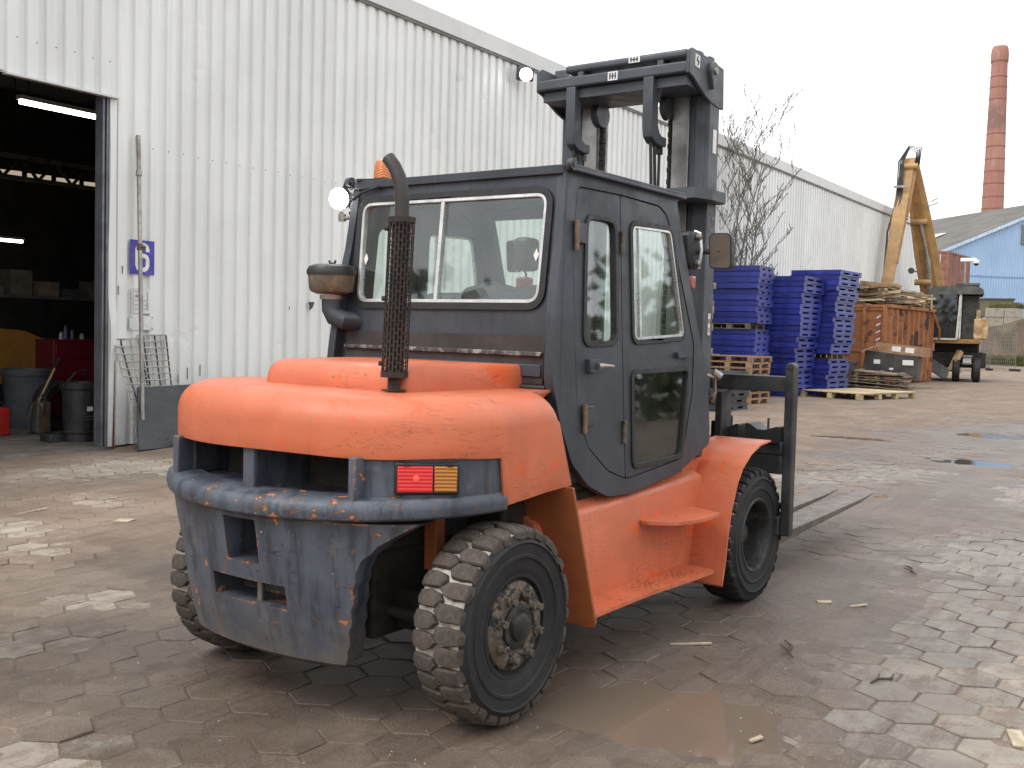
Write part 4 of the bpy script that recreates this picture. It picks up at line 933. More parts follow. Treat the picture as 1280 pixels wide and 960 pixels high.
m = MB(); m.prism([[(-.660, 1.560), (.660, 1.556), (.660, 1.535), (-.660, 1.539)]], -.030, -.010, fr_); fb(m, 'vent_lip', simple('vent_lip_scuffed', (.05, .042, .04), .5, .2, .4, 14, .2, (.4, .38, .36), .8, 16), lv, bevel=.003)
m = MB(); m.prism([[(-.655, 1.500), (.655, 1.495), (.66, 1.435), (-.66, 1.44)]], -.022, -.010, fr_); fb(m, 'vent_slat', 'cab', lv, bevel=.004)
m = MB(); m.tube([(rx(1.32)-.02, .70, 1.385), (rx(1.32)-.02, .56, 1.385)], .014, 8); fb(m, 'drain_tube', 'rubber', rwall)
# corner posts between rear wall and sides
for s in (1, -1):
    m = MB(); m.tube([(rx(z)+.012 if z > 1.4 else .66, s*(ys(z)-.014), z) for z in (1.32, 1.6, 1.9, 2.2, 2.44)], .018, 10); fb(m, 'corner_post', 'cab')
    m = MB(); y = ys(2.0); m.tube([(rx(2.02)-.004, s*(ys(2.02)-.012), 2.02), (rx(1.84)-.004, s*(ys(1.84)-.012), 1.84)], [.004, .006], 6); fb(m, 'bare_seam', simple('seam_rust', (.22, .14, .10), .6, .2, .4, 20, .1))
# roof
m = MB(); m.prism([rpoly([(.715, -.71), (.715, .71), (1.95, .71), (1.95, -.71)], .05, 4)], 2.42, 2.463, lambda u, v, d: (u, v, d)); m.prism([rpoly([(.80, -.60), (.80, .60), (1.88, .60), (1.88, -.60)], .08, 4)], 2.463, 2.478, lambda u, v, d: (u, v, d)); fb(m, 'roof', 'cab', bevel=.012)
m = MB(); m.tube([(.73, -.715, 2.46), (.73, -.76, 2.475), (.73, -.775, 2.44), (.74, -.75, 2.40)], .012, 8); fb(m, 'lifting_eye', 'cab')
# front: windscreen, cowl
fw_ = lambda u, v, d: (float(np.interp(v, [1.0, 1.45, 1.606, 2.447], [2.29, 2.27, 2.19, 1.89]))-d, u, v)
ws = [(-.60, 2.36), (.60, 2.36), (.63, 1.50), (-.63, 1.50)]
m = MB(); m.prism([[(-.705, 2.447), (.705, 2.447), (.745, 1.606), (.755, 1.40), (-.755, 1.40), (-.745, 1.606)], ws], 0, .05, fw_); fb(m, 'windscreen_frame', 'cab')
m = MB(); m.prism([inset(ws, -.01)], .02, .025, fw_); fb(m, 'windscreen', 'glass')
m = MB(); m.box(2.20, 2.29, -.745, .745, .92, 1.42); fb(m, 'cowl', 'cab', bevel=.02)
# cab interior
m = MB(); m.box(.70, 2.25, -.70, .70, .86, .90); fb(m, 'cab_floor', 'black')
m = MB(); m.prism([rpoly([(1.78, .9), (2.2, .9), (2.2, 1.46), (2.02, 1.5), (1.9, 1.40)], .04)], -.55, .60, lambda u, v, d: (u, d, v)); fb(m, 'dashboard', 'skin_dark', bevel=.02)
m = MB(); m.box(.95, 1.40, -.26, .26, .92, 1.16); m.box(.93, 1.45, -.26, .26, 1.16, 1.27); st_ = fb(m, 'seat', 'seat', bevel=.04)
m = MB(); m.prism([rpoly([(.90, 1.22), (1.03, 1.24), (.95, 1.86), (.83, 1.84)], .03)], -.25, .25, lambda u, v, d: (u, d, v)); fb(m, 'backrest', 'seat', st_, bevel=.05)
for s in (1, -1): m = MB(); m.box(.96, 1.30, s*.32-.04, s*.32+.04, 1.40, 1.46); fb(m, 'armrest', 'seat', st_, bevel=.02)
m = MB(); m.tube([(1.95, 0, 1.2), (1.72, 0, 1.55)], .03, 8); sw = fb(m, 'steering_column', 'black')
m = MB(); c = Vector((1.70, 0, 1.58)); ax = Vector((-.55, 0, .84)); u = ax.orthogonal().normalized(); v_ = ax.cross(u); m.tube([c+(u*math.cos(a)+v_*math.sin(a))*.19 for a in np.linspace(0, 2*PI, 33)], .015, 8)
for k in range(3): a = k*2*PI/3; m.tube([c, c+(u*math.cos(a)+v_*math.sin(a))*.19], .010, 6)
fb(m, 'steering_wheel', 'skin_dark', sw)
m = MB(); m.tube([(1.55, .48, .9), (1.57, .48, 1.0), (1.66, .46, 1.12)], .02, 8); fb(m, 'orange_lever', 'orange')
for k in range(3): m = MB(); m.tube([(1.75, .28+k*.07, 1.35), (1.66, .28+k*.07, 1.60)], [.010, .012], 8); fb(m, 'control_lever', 'black')
m = MB(); m.box(.69, .80, .30, .66, 1.32, 1.80); m.tube([(.74, .1, 1.80), (.76, .25, 1.84), (.77, .42, 1.80), (.76, .60, 1.83)], .07, 10); fb(m, 'coat_bundle', 'seat', bevel=.04)
# beacon, work lamps, pre-cleaner
m = MB(); m.lathe([(.075, 0), (.075, .03), (.06, .035)], (.86, -.60, 2.455), (0, 0, 1), 20); m.beam((.76, -.70, 2.468), (.86, -.56, 2.474), .16, .012); bc = fb(m, 'beacon_base', 'black')
m = MB(); m.lathe([(.056, 0), (.054, .07), (.045, .10), (.02, .112), (.001, .114)], (.86, -.60, 2.488), (0, 0, 1), 20); fb(m, 'beacon_lens', 'beacon', bc)
m = MB(); m.tube([(.80, -.46, 2.44), (.70, -.50, 2.42), (.715, -.62, 2.40), (.70, -.68, 2.36)], .009, 6); fb(m, 'beacon_cable', 'rubber', bc)
def lamp(p, face, name='work_lamp', lit=True, sz=.075):
    d = Vector(face).normalized(); Q = Matrix.Translation(p) @ d.to_track_quat('X', 'Z').to_matrix().to_4x4(); m = MB()
    m.lathe([(sz*.5, -.07), (sz*.9, -.04), (sz, 0), (sz*1.02, .012)], Vector(p), d, 18); l = fb(m, name, 'black')
    m = MB(); m.lathe([(sz*.98, .004), (sz*.98, .014), (sz*.6, .022), (.001, .025)], Vector(p), d, 18); fb(m, 'lens', 'lamp_on' if lit else 'label', l); return l
l = lamp((.72, -.80, 2.375), (-.9, .25, -.12), sz=.062)
m = MB(); m.tube([(.74, -.81, 2.30), (.74, -.80, 2.265), (.74, -.71, 2.27)], .012, 6); m.lathe([(.022, 0), (.022, .04)], (.74, -.80, 2.25), (0, 0, 1), 6); fb(m, 'lamp_bracket', 'steel', l)
for z in (2.43, 2.395, 2.36, 2.325, 2.29): m = MB(); m.lathe([(.010, -.006), (.013, 0), (.010, .006)], (.73, -.725, z), (1, 0, 0), 8, close=True); fb(m, 'bracket_link', 'steel', l)
PX, PY = .60, -.73
m = MB(); m.tube([(rx(1.70)+.04, -.60, 1.68), (PX, -.64, 1.69), (PX, -.70, 1.71), (PX, -.725, 1.75), (PX, -.727, 1.82)], [.052, .052, .056, .058, .058], 16); pc = fb(m, 'intake_snorkel', 'cab')
m = MB(); m.lathe([(.064, -.012), (.066, .012)], (PX, PY, 1.815), (0, 0, 1), 18); fb(m, 'hose_clamp', 'steel', pc)
bowl = simple('precleaner_bowl', (.10, .085, .06), .45, 0, .3, 9, .1, (.26, .22, .14), .5, 12)
m = MB(); m.lathe([(.085, 0), (.115, .012), (.125, .03), (.132, .105), (.06, .105)], (PX, PY, 1.832), (0, 0, 1), 28); fb(m, 'precleaner_bowl', bowl, pc)
m = MB(); m.lathe([(.138, .0), (.140, .022), (.128, .045), (.10, .057), (.001, .060)], (PX, PY, 1.937), (0, 0, 1), 28); fb(m, 'precleaner_lid', 'skin_dark', pc)
m = MB(); m.tube([(PX, PY-.025, 2.018), (PX, PY-.018, 2.002), (PX, PY+.018, 2.002), (PX, PY+.025, 2.018)], .006, 6); m.tube([(PX, PY, 1.99), (PX, PY, 2.004)], .006, 6); fb(m, 'wing_nut', 'black', pc)
# mirrors and front lamps on brackets
for s in (1, -1):
    m = MB(); m.prism([rpoly([(-.068, -.108), (.068, -.108), (.068, .108), (-.068, .108)], .035, 5)], 0, .045, lambda u, v, d: (2.36+d+.30*u-.10*v, s*(.775+u*.94), 2.17+v)); mo = fb(m, 'mirror', 'skin_dark', bevel=.01)
    m = MB(); m.prism([rpoly([(-.06, -.1), (.06, -.1), (.06, .1), (-.06, .1)], .03, 5)], -.003, .0, lambda u, v, d: (2.36+d+.30*u-.10*v, s*(.775+u*.94), 2.17+v)); fb(m, 'mirror_glass', simple('mirror_glass%d' % s, (.35, .34, .33), .12, 1.0, .05, 3, 0), mo)
    m = MB(); m.tube([(2.37, s*.77, 2.17), (2.34, s*.66, 2.165), (2.22, s*.63, 2.16)], .016, 8); fb(m, 'mirror_arm', 'black', mo)
    m = MB(); m.box(2.20, 2.36, s*.60-.062, s*.60+.062, 2.06, 2.285); ml = fb(m, 'headlamp', 'skin_dark', bevel=.03)
    for z in (2.09, 2.25): m = MB(); m.lathe([(.022, 0), (.022, .02), (.012, .03)], (2.27, s*.664, z), (0, s, 0), 10); fb(m, 'headlamp_bolt', 'steel', ml)
    m = MB(); m.tube([(2.28, s*.675, 2.06), (2.28, s*.69, 2.17), (2.28, s*.675, 2.275), (2.28, s*.64, 2.285)], .010, 8); fb(m, 'lamp_guard', 'chrome', ml)
    m = MB(); m.box(2.22, 2.30, s*.60-.045, s*.60+.055, 1.935, 2.018); rl = fb(m, 'marker_lamp', 'lens_red_off', bevel=.015)
    m = MB(); m.tube([(2.26, s*.60, 2.06), (2.24, s*.57, 2.04), (2.25, s*.58, 2.01)], .007, 6); m.box(2.24, 2.28, s*.60-.01, s*.60+.01, 1.91, 1.94); fb(m, 'marker_cable', 'rubber', rl)

# ------------------------------------------------------------------ mast
for s in (1, -1):
    m = MB(); m.box(2.625, 2.66, s*.345-.060, s*.345+.060, .30, 3.20); fb(m, 'inner_rail', 'rail', bevel=.004)
    m = MB(); m.box(2.645, 2.735, s*.425-.018, s*.425+.018, .28, 3.20); fb(m, 'rail_web', 'mast')
    m = MB(); m.box(2.615, 2.75, s*.540-.016, s*.540+.016, .25, 3.18); m.box(2.615, 2.645, s*.49-.036, s*.49+.034, .25, 3.18); m.box(2.72, 2.75, s*.45-.1, s*.524, .25, 3.18); fb(m, 'outer_channel', 'mast', bevel=.004)
    m = MB(); m.tube([(2.74, s*.30, .35), (2.74, s*.30, 2.62)], .045, 16); m.tube([(2.74, s*.30, 2.62), (2.74, s*.30, 3.2)], .032, 16, 1); fb(m, 'lift_cylinder', ['mast', 'rail'])
    m = MB()
    for k in range(66):
        z = .7+k*.038; wv_ = .016 if k % 2 else .012; m.box(2.645, 2.68, s*.258-wv_, s*.258+wv_, z, z+.036)
    o = fb(m, 'leaf_chain', 'chassis', bevel=.003); tag(o, kind='stuff')
    m = MB(); m.lathe([(.075, -.025), (.085, -.025), (.07, -.012), (.07, .012), (.085, .025), (.075, .025)], (2.62, s*.258, 3.13), (0, 1, 0), 20); fb(m, 'chain_wheel', 'mast')
    # end plates of the crosshead
    ep = [(2.29, 3.25), (2.29, 3.385), (2.33, 3.408), (2.47, 3.402), (2.785, 3.372), (2.80, 3.115), (2.72, 3.112), (2.62, 3.125), (2.52, 3.155), (2.42, 3.20), (2.35, 3.235)]
    m = MB(); m.prism([ep], s*.538, s*.562, lambda u, v, d: (u, d, v)); e_ = fb(m, 'crosshead_plate', 'mast', bevel=.005)
    lug = [(2.60+.058*math.cos(a), 3.315+.058*math.sin(a)) for a in np.linspace(-.3, PI+.25, 14)]+[(2.585, 3.20)]
    m = MB(); m.prism([lug], s*.562, s*.590, lambda u, v, d: (u, d, v)); fb(m, 'lug', 'mast', e_, bevel=.004)
    m = MB(); m.lathe([(.024, 0), (.022, .012), (.001, .014)], (2.60, s*.590, 3.318), (0, s, 0), 16); fb(m, 'lug_pin', 'rail', e_)
    for x in (2.52, 2.68): m = MB(); m.box(x-.035, x+.035, s*.50-.05, s*.50+.03, 3.34, 3.432); fb(m, 'roller_block', 'mast', bevel=.008)
    # J hooks
    jk = [(2.285, 3.255), (2.285, 2.94), (2.30, 2.885), (2.345, 2.855), (2.42, 2.845), (2.49, 2.848), (2.49, 2.905), (2.43, 2.906), (2.395, 2.925), (2.375, 2.965), (2.368, 3.02), (2.368, 3.255)]
    m = MB(); m.prism([jk], s*.285-.034, s*.285+.034, lambda u, v, d: (u, d, v)); hk = fb(m, 'j_hook', 'mast', bevel=.006)
    for q in range(2):
        x0 = 2.34+q*.05; m = MB(); m.tube([(x0, s*.285, 2.86), (x0+.005, s*.285+.004, 2.75), (x0+.02, s*.288, 2.60), (x0+.03, s*.285, 2.40)], .011, 8); fb(m, 'hydraulic_hose', 'rubber', hk)
    m = MB(); m.tube([(2.46, s*.285, 2.845), (2.46, s*.285, 2.40)], .010, 8); m.box(2.445, 2.48, s*.285-.015, s*.285+.015, 2.80, 2.845); fb(m, 'hose_guide', 'black', hk)
m = MB(); m.box(2.285, 2.42, -.55, .545, 3.252, 3.322); fb(m, 'crosshead_beam', 'mast', bevel=.012)
m = MB(); m.box(2.29, 2.42, -.34, .545, 3.346, 3.398); fb(m, 'crosshead_cap', 'mast', bevel=.018)
m = MB(); m.box(2.33, 2.70, -.53, .53, 3.185, 3.25); fb(m, 'crosshead_web', 'mast', bevel=.004)
for y in (-.22, .36): m = MB(); m.box(2.295, 2.40, y-.02, y+.02, 3.32, 3.348); fb(m, 'spacer', 'mast')
def sticker(y, z, x=2.2835, w=.036, h=.046, parent=FK):
    m = MB(); m.box(x-.0015, x, y-w, y+w, z-h*.5, z+h*.5); l = fb(m, 'sticker', 'label', parent, smooth=0)
    m = MB()
    for k in range(3): a = y-w*.7+k*w*.55; m.box(x-.0025, x-.0016, a, a+.010, z-h*.35, z+h*.35)
    m.box(x-.0025, x-.0016, y-w*.6, y+w*.6, z-.004, z+.003); fb(m, 'sticker_print', 'ink', l, smooth=0)
sticker(.03, 3.288, h=.056); sticker(.18, 3.373, 2.2885, .04, .040)
m = MB(); m.prism([rpoly([(2.365, 3.305), (2.43, 3.300), (2.43, 3.375), (2.365, 3.38)], .004)], .5622, .5640, lambda u, v, d: (u, d, v)); l = fb(m, 'sticker', 'label', smooth=0)
m = MB(); m.tube([(2.398, .5652, 3.365), (2.385, .5652, 3.345), (2.41, .5652, 3.335), (2.398, .5652, 3.315)], .005, 6); fb(m, 'sticker_print', 'ink', l)
m = MB(); m.box(2.665, 2.715, .556, .5585, 2.82, 2.97); fb(m, 'sticker', 'label', smooth=0)
m = MB(); m.prism([rpoly([(2.345, -.60), (2.345, .60), (2.50, .645), (2.70, .645), (2.76, .60), (2.76, -.60), (2.70, -.645), (2.50, -.645)], .01)], 2.50, 2.565, lambda u, v, d: (u, v, d)); fb(m, 'tie_bar', 'mast', bevel=.006)
m = MB(); m.box(2.30, 2.36, -.5, .5, .34, .48); m.box(2.40, 2.72, -.52, .52, .30, .42); fb(m, 'lower_tie', 'mast', bevel=.006)
cu = bpy.data.curves.new('letters', 'FONT'); cu.body = 'NG'; cu.size = .15; cu.extrude = .0006; cu.align_y = 'CENTER'
co = bpy.data.objects.new('letters', cu); COL.objects.link(co); bpy.context.view_layer.update()
me = bpy.data.meshes.new_from_object(co.evaluated_get(bpy.context.evaluated_depsgraph_get())); bpy.data.objects.remove(co)
o = obj('lettering', me, simple('faded_letters', (.15, .155, .16), .6, 0, .25, 20, 0, (.06, .065, .075), .6, 30), FK); o.matrix_parent_inverse = Matrix()
o.matrix_basis = Matrix(((0, -1, 0, 2.69), (0, 0, -1, -.5572), (1, 0, 0, 2.20), (0, 0, 0, 1)))
m = MB(); m.box(2.685, 2.715, .556, .559, 1.66, 1.80); l = fb(m, 'sticker', 'label', smooth=0); m = MB(); m.box(2.687, 2.713, .559, .5600, 1.735, 1.765); m.box(2.692, 2.708, .559, .5600, 1.68, 1.71); fb(m, 'sticker_print', 'lens_red_off', l, smooth=0)
# carriage, backrest, forks
for s in (1, -1):
    m = MB(); m.box(2.955, 3.03, s*1.015-.032, s*1.015+.032, .375, 1.47); m.tube([(2.955, s*1.015, 1.465), (3.03, s*1.015, 1.465)], .032, 16); fb(m, 'backrest_upright', 'carriage', bevel=.008)
m = MB(); m.box(2.96, 3.02, -.985, .985, 1.305, 1.408); fb(m, 'backrest_bar', 'carriage', bevel=.006)
m = MB(); m.box(2.93, 3.05, -.985, .985, .90, .985); fb(m, 'fork_bar', 'carriage', bevel=.008)
m = MB(); m.box(2.94, 3.00, -.985, .985, .775, .90); fb(m, 'carriage_plate', 'carriage', bevel=.008)
m = MB(); m.box(2.93, 3.05, -.985, .985, .38, .50); fb(m, 'fork_bar', 'carriage', bevel=.008)
for y in (-.3, .3, .60): m = MB(); m.box(2.80, 2.95, y-.025, y+.025, .38, 1.30); fb(m, 'carriage_post', 'carriage', bevel=.006)
for y0, y1 in ((.505, .700), (.745, .975), (-.70, -.505)):
    m = MB(); m.prism([rpoly([(y0, .98), (y1, .98), (y1, 1.085), (y1-.02, 1.085), ((y0+y1)/2+.03, 1.06), ((y0+y1)/2-.03, 1.06), (y0+.03, 1.095), (y0, 1.095)], .008, 3)], 2.90, 3.08, lambda u, v, d: (d, u, v)); h = fb(m, 'fork_latch', 'black', bevel=.008)
    m = MB(); m.box(3.0, 3.02, (y0+y1)/2-.004, (y0+y1)/2+.004, 1.06, 1.13); fb(m, 'latch_pin', 'carriage', h)
for y0, y1 in ((.515, .715), (.215, .395)):
    rr = []
    for x, zt, th in ((3.04, .262, .075), (3.12, .235, .078), (3.5, .243, .074), (4.5, .268, .055), (5.5, .292, .032), (5.93, .302, .014), (5.97, .303, .012)):
        a = .0 if x < 5.9 else (.02 if x < 5.95 else .045)
        rr.append([(x, y0+a, zt-th), (x, y1-a, zt-th), (x, y1-a, zt), (x, y0+a, zt)])
    m = MB(); m.loft(rr); m.box(3.052, 3.12, y0, y1, .18, 1.02); fb(m, 'fork', 'fork', bevel=.006)
# hydraulic fittings seen beside the mast foot
m = MB(); m.tube([(2.40, .62, 1.36), (2.45, .66, 1.30), (2.52, .66, 1.27)], .05, 10); m.tube([(2.38, .60, 1.20), (2.46, .64, 1.15)], .04, 10); fb(m, 'tilt_cylinder', 'hub')
m = MB(); m.tube([(2.42, .64, 1.42), (2.50, .70, 1.40), (2.52, .70, 1.30), (2.44, .62, 1.26)], .014, 8); m.tube([(2.50, .69, 1.43), (2.53, .73, 1.40)], .028, 10); fb(m, 'hose_fitting', 'steel')

# ------------------------------------------------------------------ stacks of pallets in the yard
M['blue'] = simple('blue_plastic', (.017, .026, .21), .42, 0, .15, 2, .06, (.05, .06, .22), .35, 2, objvar=.22)
M['pine'] = simple('new_pine', (.46, .36, .21), .75, 0, .2, 9, .15, (.26, .20, .13), .4, 5, objvar=.18)
M['oldwood'] = simple('weathered_wood', (.25, .19, .135), .85, 0, .35, 7, .3, (.10, .075, .055), .6, 4, objvar=.35)
M['redwood'] = simple('orange_brown_wood', (.34, .20, .11), .8, 0, .25, 8, .2, (.15, .09, .05), .4, 4, objvar=.2)
M['darkplastic'] = simple('dark_plastic_pallet', (.028, .032, .038), .5, 0, .2, 3, .08, objvar=.25)
def pallet_mesh(name, lx, ly, h, mat, wood):
    m = MB(); x, y = lx/2, ly/2
    if wood:
        nbd = 7; bw = ly/(nbd*1.18)
        for k in range(nbd): c = -y+bw/2+k*(ly-bw)/(nbd-1); m.box(-x, x, c-bw/2, c+bw/2, h-.022, h)
        for sx in (-x+.07, 0, x-.07):
            m.box(sx-.07, sx+.07, -y, y, h-.044, h-.0225)
            for sy in (-y+.06, 0, y-.06): m.box(sx-.065, sx+.065, sy-.06, sy+.06, .022, h-.0445)
        for sy in (-y+.05, 0, y-.05): m.box(-x, x, sy-.05, sy+.05, 0, .0215)
    else:
        m.box(-x, x, -y, y, h*.55, h-.004); m.box(-x, x, -y-.012, -y+.02, .012, h*.90); m.box(x-.02, x+.012, -y, y, h*.72, h*.98)
        for sx in (-x+.12, 0, x-.12):
            for sy in (-y+.13, 0, y-.13): m.box(sx-.12, sx+.12, sy-.13, sy+.13, .03, h*.56)
        for sx in (-x+.12, 0, x-.12): m.box(sx-.12, sx+.12, -y, y, 0, .031)
        m.box(-x, x, -y, -y+.05, .0, .028); m.box(-x, x, y-.05, y, 0, .028)
    me = m.mesh(name, False, 0); me.materials.append(M[mat]); return me
ORD = 'lowest second third fourth fifth sixth seventh eighth ninth tenth eleventh twelfth thirteenth fourteenth fifteenth sixteenth seventeenth eighteenth nineteenth twentieth twenty-first twenty-second twenty-third twenty-fourth twenty-fifth'.split()
def stack(me, cx, cy, rz, n, h, label, group, lean=(0, 0), jit=.02, z0=0, odd=None, top=None, name='pallet'):
    for k in range(n):
        o = bpy.data.objects.new(name, (odd[1] if odd and k in odd[0] else me)); COL.objects.link(o)
        o.location = (cx+lean[0]*k/n+random.gauss(0, jit), cy+lean[1]*k/n+random.gauss(0, jit), z0+k*h+.004); o.rotation_euler = (0, 0, rz+random.gauss(0, .012))
        if odd and k in odd[0]: tag(o, odd[2], 'pallet', odd[3])
        elif top and k == n-1: tag(o, top, 'pallet')
        else: tag(o, (ORD[k]+' '+label if k == 0 else label.replace(' in the', ', '+ORD[k]+' from the bottom, in the', 1) if ' in the' in label else ORD[k]+' '+label+' counted upwards'), 'pallet', group)
pb = pallet_mesh('blue_pallet', 1.50, 1.80, .155, 'blue', False); pw = pallet_mesh('wooden_pallet', 1.2, 1.2, .15, 'oldwood', True); pr_ = pallet_mesh('brown_pallet', 1.25, 1.25, .145, 'redwood', True); pdk = pallet_mesh('dark_pallet', 1.2, 1.35, .145, 'darkplastic', False)
stack(pb, -10.70, 29.95, 0, 22, .155, 'blue plastic pallet in the leaning front stack', 'blue pallets in the leaning front stack', (.28, 0), .022, top='topmost blue plastic pallet of the leaning front stack')
stack(pb, -10.26, 31.85, R_(-2), 24, .154, 'blue plastic pallet in the stack nearest the rusty skip', 'blue pallets in the stack next to the skip', (.30, 0), .03, odd=((7,), pw, 'wooden pallet wedged in the blue stack nearest the skip', 'wooden pallets wedged in blue stacks'))
pbs = pallet_mesh('short_blue_pallet', 1.46, 1.15, .156, 'blue', False)
stack(pbs, -11.13, 27.75, R_(1), 23, .156, 'blue plastic pallet in the stack against the wall', 'blue pallets in the wall stack', (.08, 0), .02, odd=((12,), pw, 'wooden pallet wedged in the blue stack against the wall', 'wooden pallets wedged in wall stack'))
stack(pw, -11.24, 24.95, R_(-1), 8, .15, 'weathered full size wooden pallet in the wall stack', 'wooden pallets low in the wall stack', (0, 0), .03)
pw2 = pallet_mesh('small_wooden_pallet', 1.0, .62, .15, 'oldwood', True)
stack(pw2, -11.16, 24.72, R_(2), 12, .15, 'small weathered wooden pallet in the pile upon full size pallets', 'small wooden pallets high on the wall stack', (0, .05), .025, 1.2)
stack(pr_, -10.12, 25.42, R_(-2), 8, .148, 'orange brown wooden pallet in the low stack', 'orange brown wooden pallets', (.02, 0), .02, top='orange brown wooden pallet topping the low stack')
stack(pdk, -9.58, 22.55, R_(-2), 6, .146, 'dark plastic pallet in the low stack', 'dark plastic pallets', (.0, 0), .02)
# large new pallet lying flat
t = thing('flat_pallet', 'wide new pale wooden pallet lying flat on the yard', 'pallet', (-8.62, 31.0, .01), R_(-16))
for k in range(11): m = MB(); c = -1.35+k*.27; m.box(-.98, .98, c-.128, c+.128, .16, .185); m.build('deck_board', 'pine', t, bevel=.004)
for sx in (-.9, 0, .9):
    m = MB(); m.box(sx-.05, sx+.05, -1.48, 1.48, .135, .1595); m.build('stringer', 'pine', t)
    for sy in (-1.4, -.45, .45, 1.4): m = MB(); m.box(sx-.075, sx+.075, sy-.08, sy+.08, 0, .1345); m.build('block', 'pine', t)

# ------------------------------------------------------------------ rusty skip heaped with scrap wood
def rust_orange():
    n = N('rusty_orange_steel'); c = n.mix(n.ramp(n.noise(1.2, 6), .3, .7), (.26, .098, .035), (.36, .145, .055))
    c = n.mix(n.ramp(n.noise(2.2, 7, .6), .56, .62), c, (.10, .04, .025)); c = n.mix(n.ramp(n.noise(.9, 4, .5), .62, .66), c, (.07, .035, .025))
    vs = n.noise(2.5, 5, .6, n.mapping(n.tc(), (5, 5, .4))); c = n.mix(n.math('MULTIPLY', n.ramp(vs, .5, .72), .45), c, (.16, .07, .04))
    n.set('Base Color', c); n.set('Roughness', .75); n.bump(n.noise(8, 7, .7), .3, .02); return n.m
M['skip'] = rust_orange()
sk_ = thing('rusty_skip', 'large rusty orange waste skip with ribbed sides', 'skip', (-10.35, 40.6, 0), R_(-3.4))
SW, SLn, SH = 1.55, 6.0, 2.95
m = MB(); m.box(-SW, -SW+.06, 0, SLn, .15, SH); m.box(-.06, 0, 0, SLn, .15, SH); m.box(-SW+.06, -.06, SLn-.06, SLn, .15, SH); m.box(-SW+.06, -.06, .06, SLn-.06, .15, .25); m.build('hull', 'skip', sk_)
m = MB(); m.box(-SW+.06, -.06, 0, .06, .15, SH); m.build('tailgate', 'skip', sk_)
for x in (-SW+.07, -.82, -.07): m = MB(); m.box(x-.07, x+.07, -.09, 0, .1, SH+.02); m.build('gate_post', 'skip', sk_, bevel=.01)
for z in (.2, 1.28, SH-.1): m = MB(); m.box(-SW+.14, -.14, -.06, 0, z-.06, z+.06); m.build('gate_rail', 'skip', sk_, bevel=.01)
for k in range(9): m = MB(); y = .25+k*.68; m.prism([[(0, y-.11), (.11, y-.05), (.11, y+.05), (0, y+.11)]], .05, SH-.1, lambda u, v, d: (u, v, d)); m.build('rib', 'skip', sk_)
m = MB(); m.box(-.08, .13, .0, SLn, SH-.06, SH+.08); m.build('top_rail', 'skip', sk_, bevel=.02); m = MB(); m.box(-SW-.05, -SW+.1, 0, SLn, SH-.06, SH+.08); m.build('top_rail', 'skip', sk_, bevel=.02); m = MB(); m.box(-SW+.1, -.08, -.09, .08, SH-.06, SH+.06); m.build('top_rail', 'skip', sk_, bevel=.02)
m = MB(); m.tube([(.12, 5.4, SH), (.35, 5.7, 2.2), (.3, 5.9, 1.7)], .05, 6); m.build('latch_bar', 'skip', sk_)
for k in range(9):
    m = MB(); z = 1.35+k*.14; m.add([(-.36, -.095, z), (-.20, -.095, z+.08), (-.20, -.095, z+.16), (-.36, -.095, z+.08)], [(0, 1, 2, 3)]); m.build('warning_stripe', simple('stripe_%d' % k, (.32, .07, .05) if k % 2 else (.55, .52, .48), .6, 0, .2, 8, 0), sk_, smooth=0)
rr_ = random.Random(5)
def plank(x, y, z, ln, wd, th, rz, rxx, mat, label, group):
    m = MB(); m.box(-ln/2, ln/2, -wd/2, wd/2, -th/2, th/2); o = m.build('scrap_plank', mat, loc=(x, y, z), rot=(rxx, rr_.uniform(-.12, .12), rz), smooth=0); tag(o, label, 'plank', group)
for k in range(48):
    y = 40.7+rr_.random()**1.3*5.2; lvl = rr_.random(); cx_ = -11.12+.06*(y-40.6); x = cx_+rr_.uniform(-.5, .6)
    plank(x, y, SH+.05+lvl*.95*(1-abs(x-cx_)*.5), rr_.uniform(1.2, 2.4), rr_.uniform(.1, .3), rr_.uniform(.03, .09), rr_.gauss(.1, .5), rr_.uniform(-.2, .2), rr_.choice(['oldwood', 'oldwood', 'redwood', 'pine']), 'weathered scrap plank heaped on the rusty skip', 'scrap planks heaped on the skip')
for k in range(7): plank(-10.3+rr_.uniform(-.2, .1), 42.6+k*.5, SH+.25+rr_.uniform(-.1, .15), 1.0, .1, .06, rr_.uniform(-.5, .5), rr_.uniform(-.3, .3), 'pine', 'pale broken stick poking over the skip side', 'pale sticks over the skip side')
for k, (x, y, z, a, b, mt, lb) in enumerate(((-11.25, 41.3, SH+.72, .05, .03, 'oldwood', 'grey pallet on top of the heap in the skip'), (-10.95, 42.4, SH+.85, .3, -.05, 'pine', 'pale pallet crowning the heap in the skip'), (-10.6, 44.8, SH+.45, .4, .22, 'pine', 'pale tilted pallet sliding down the heap over the skip side'))):
    me = pallet_mesh('scrap_pallet', 1.15, 1.0, .15, mt, True); o = bpy.data.objects.new('scrap_pallet', me); COL.objects.link(o); o.location = (x, y, z-.15); o.rotation_euler = (b, b*.6, a); tag(o, lb, 'pallet')
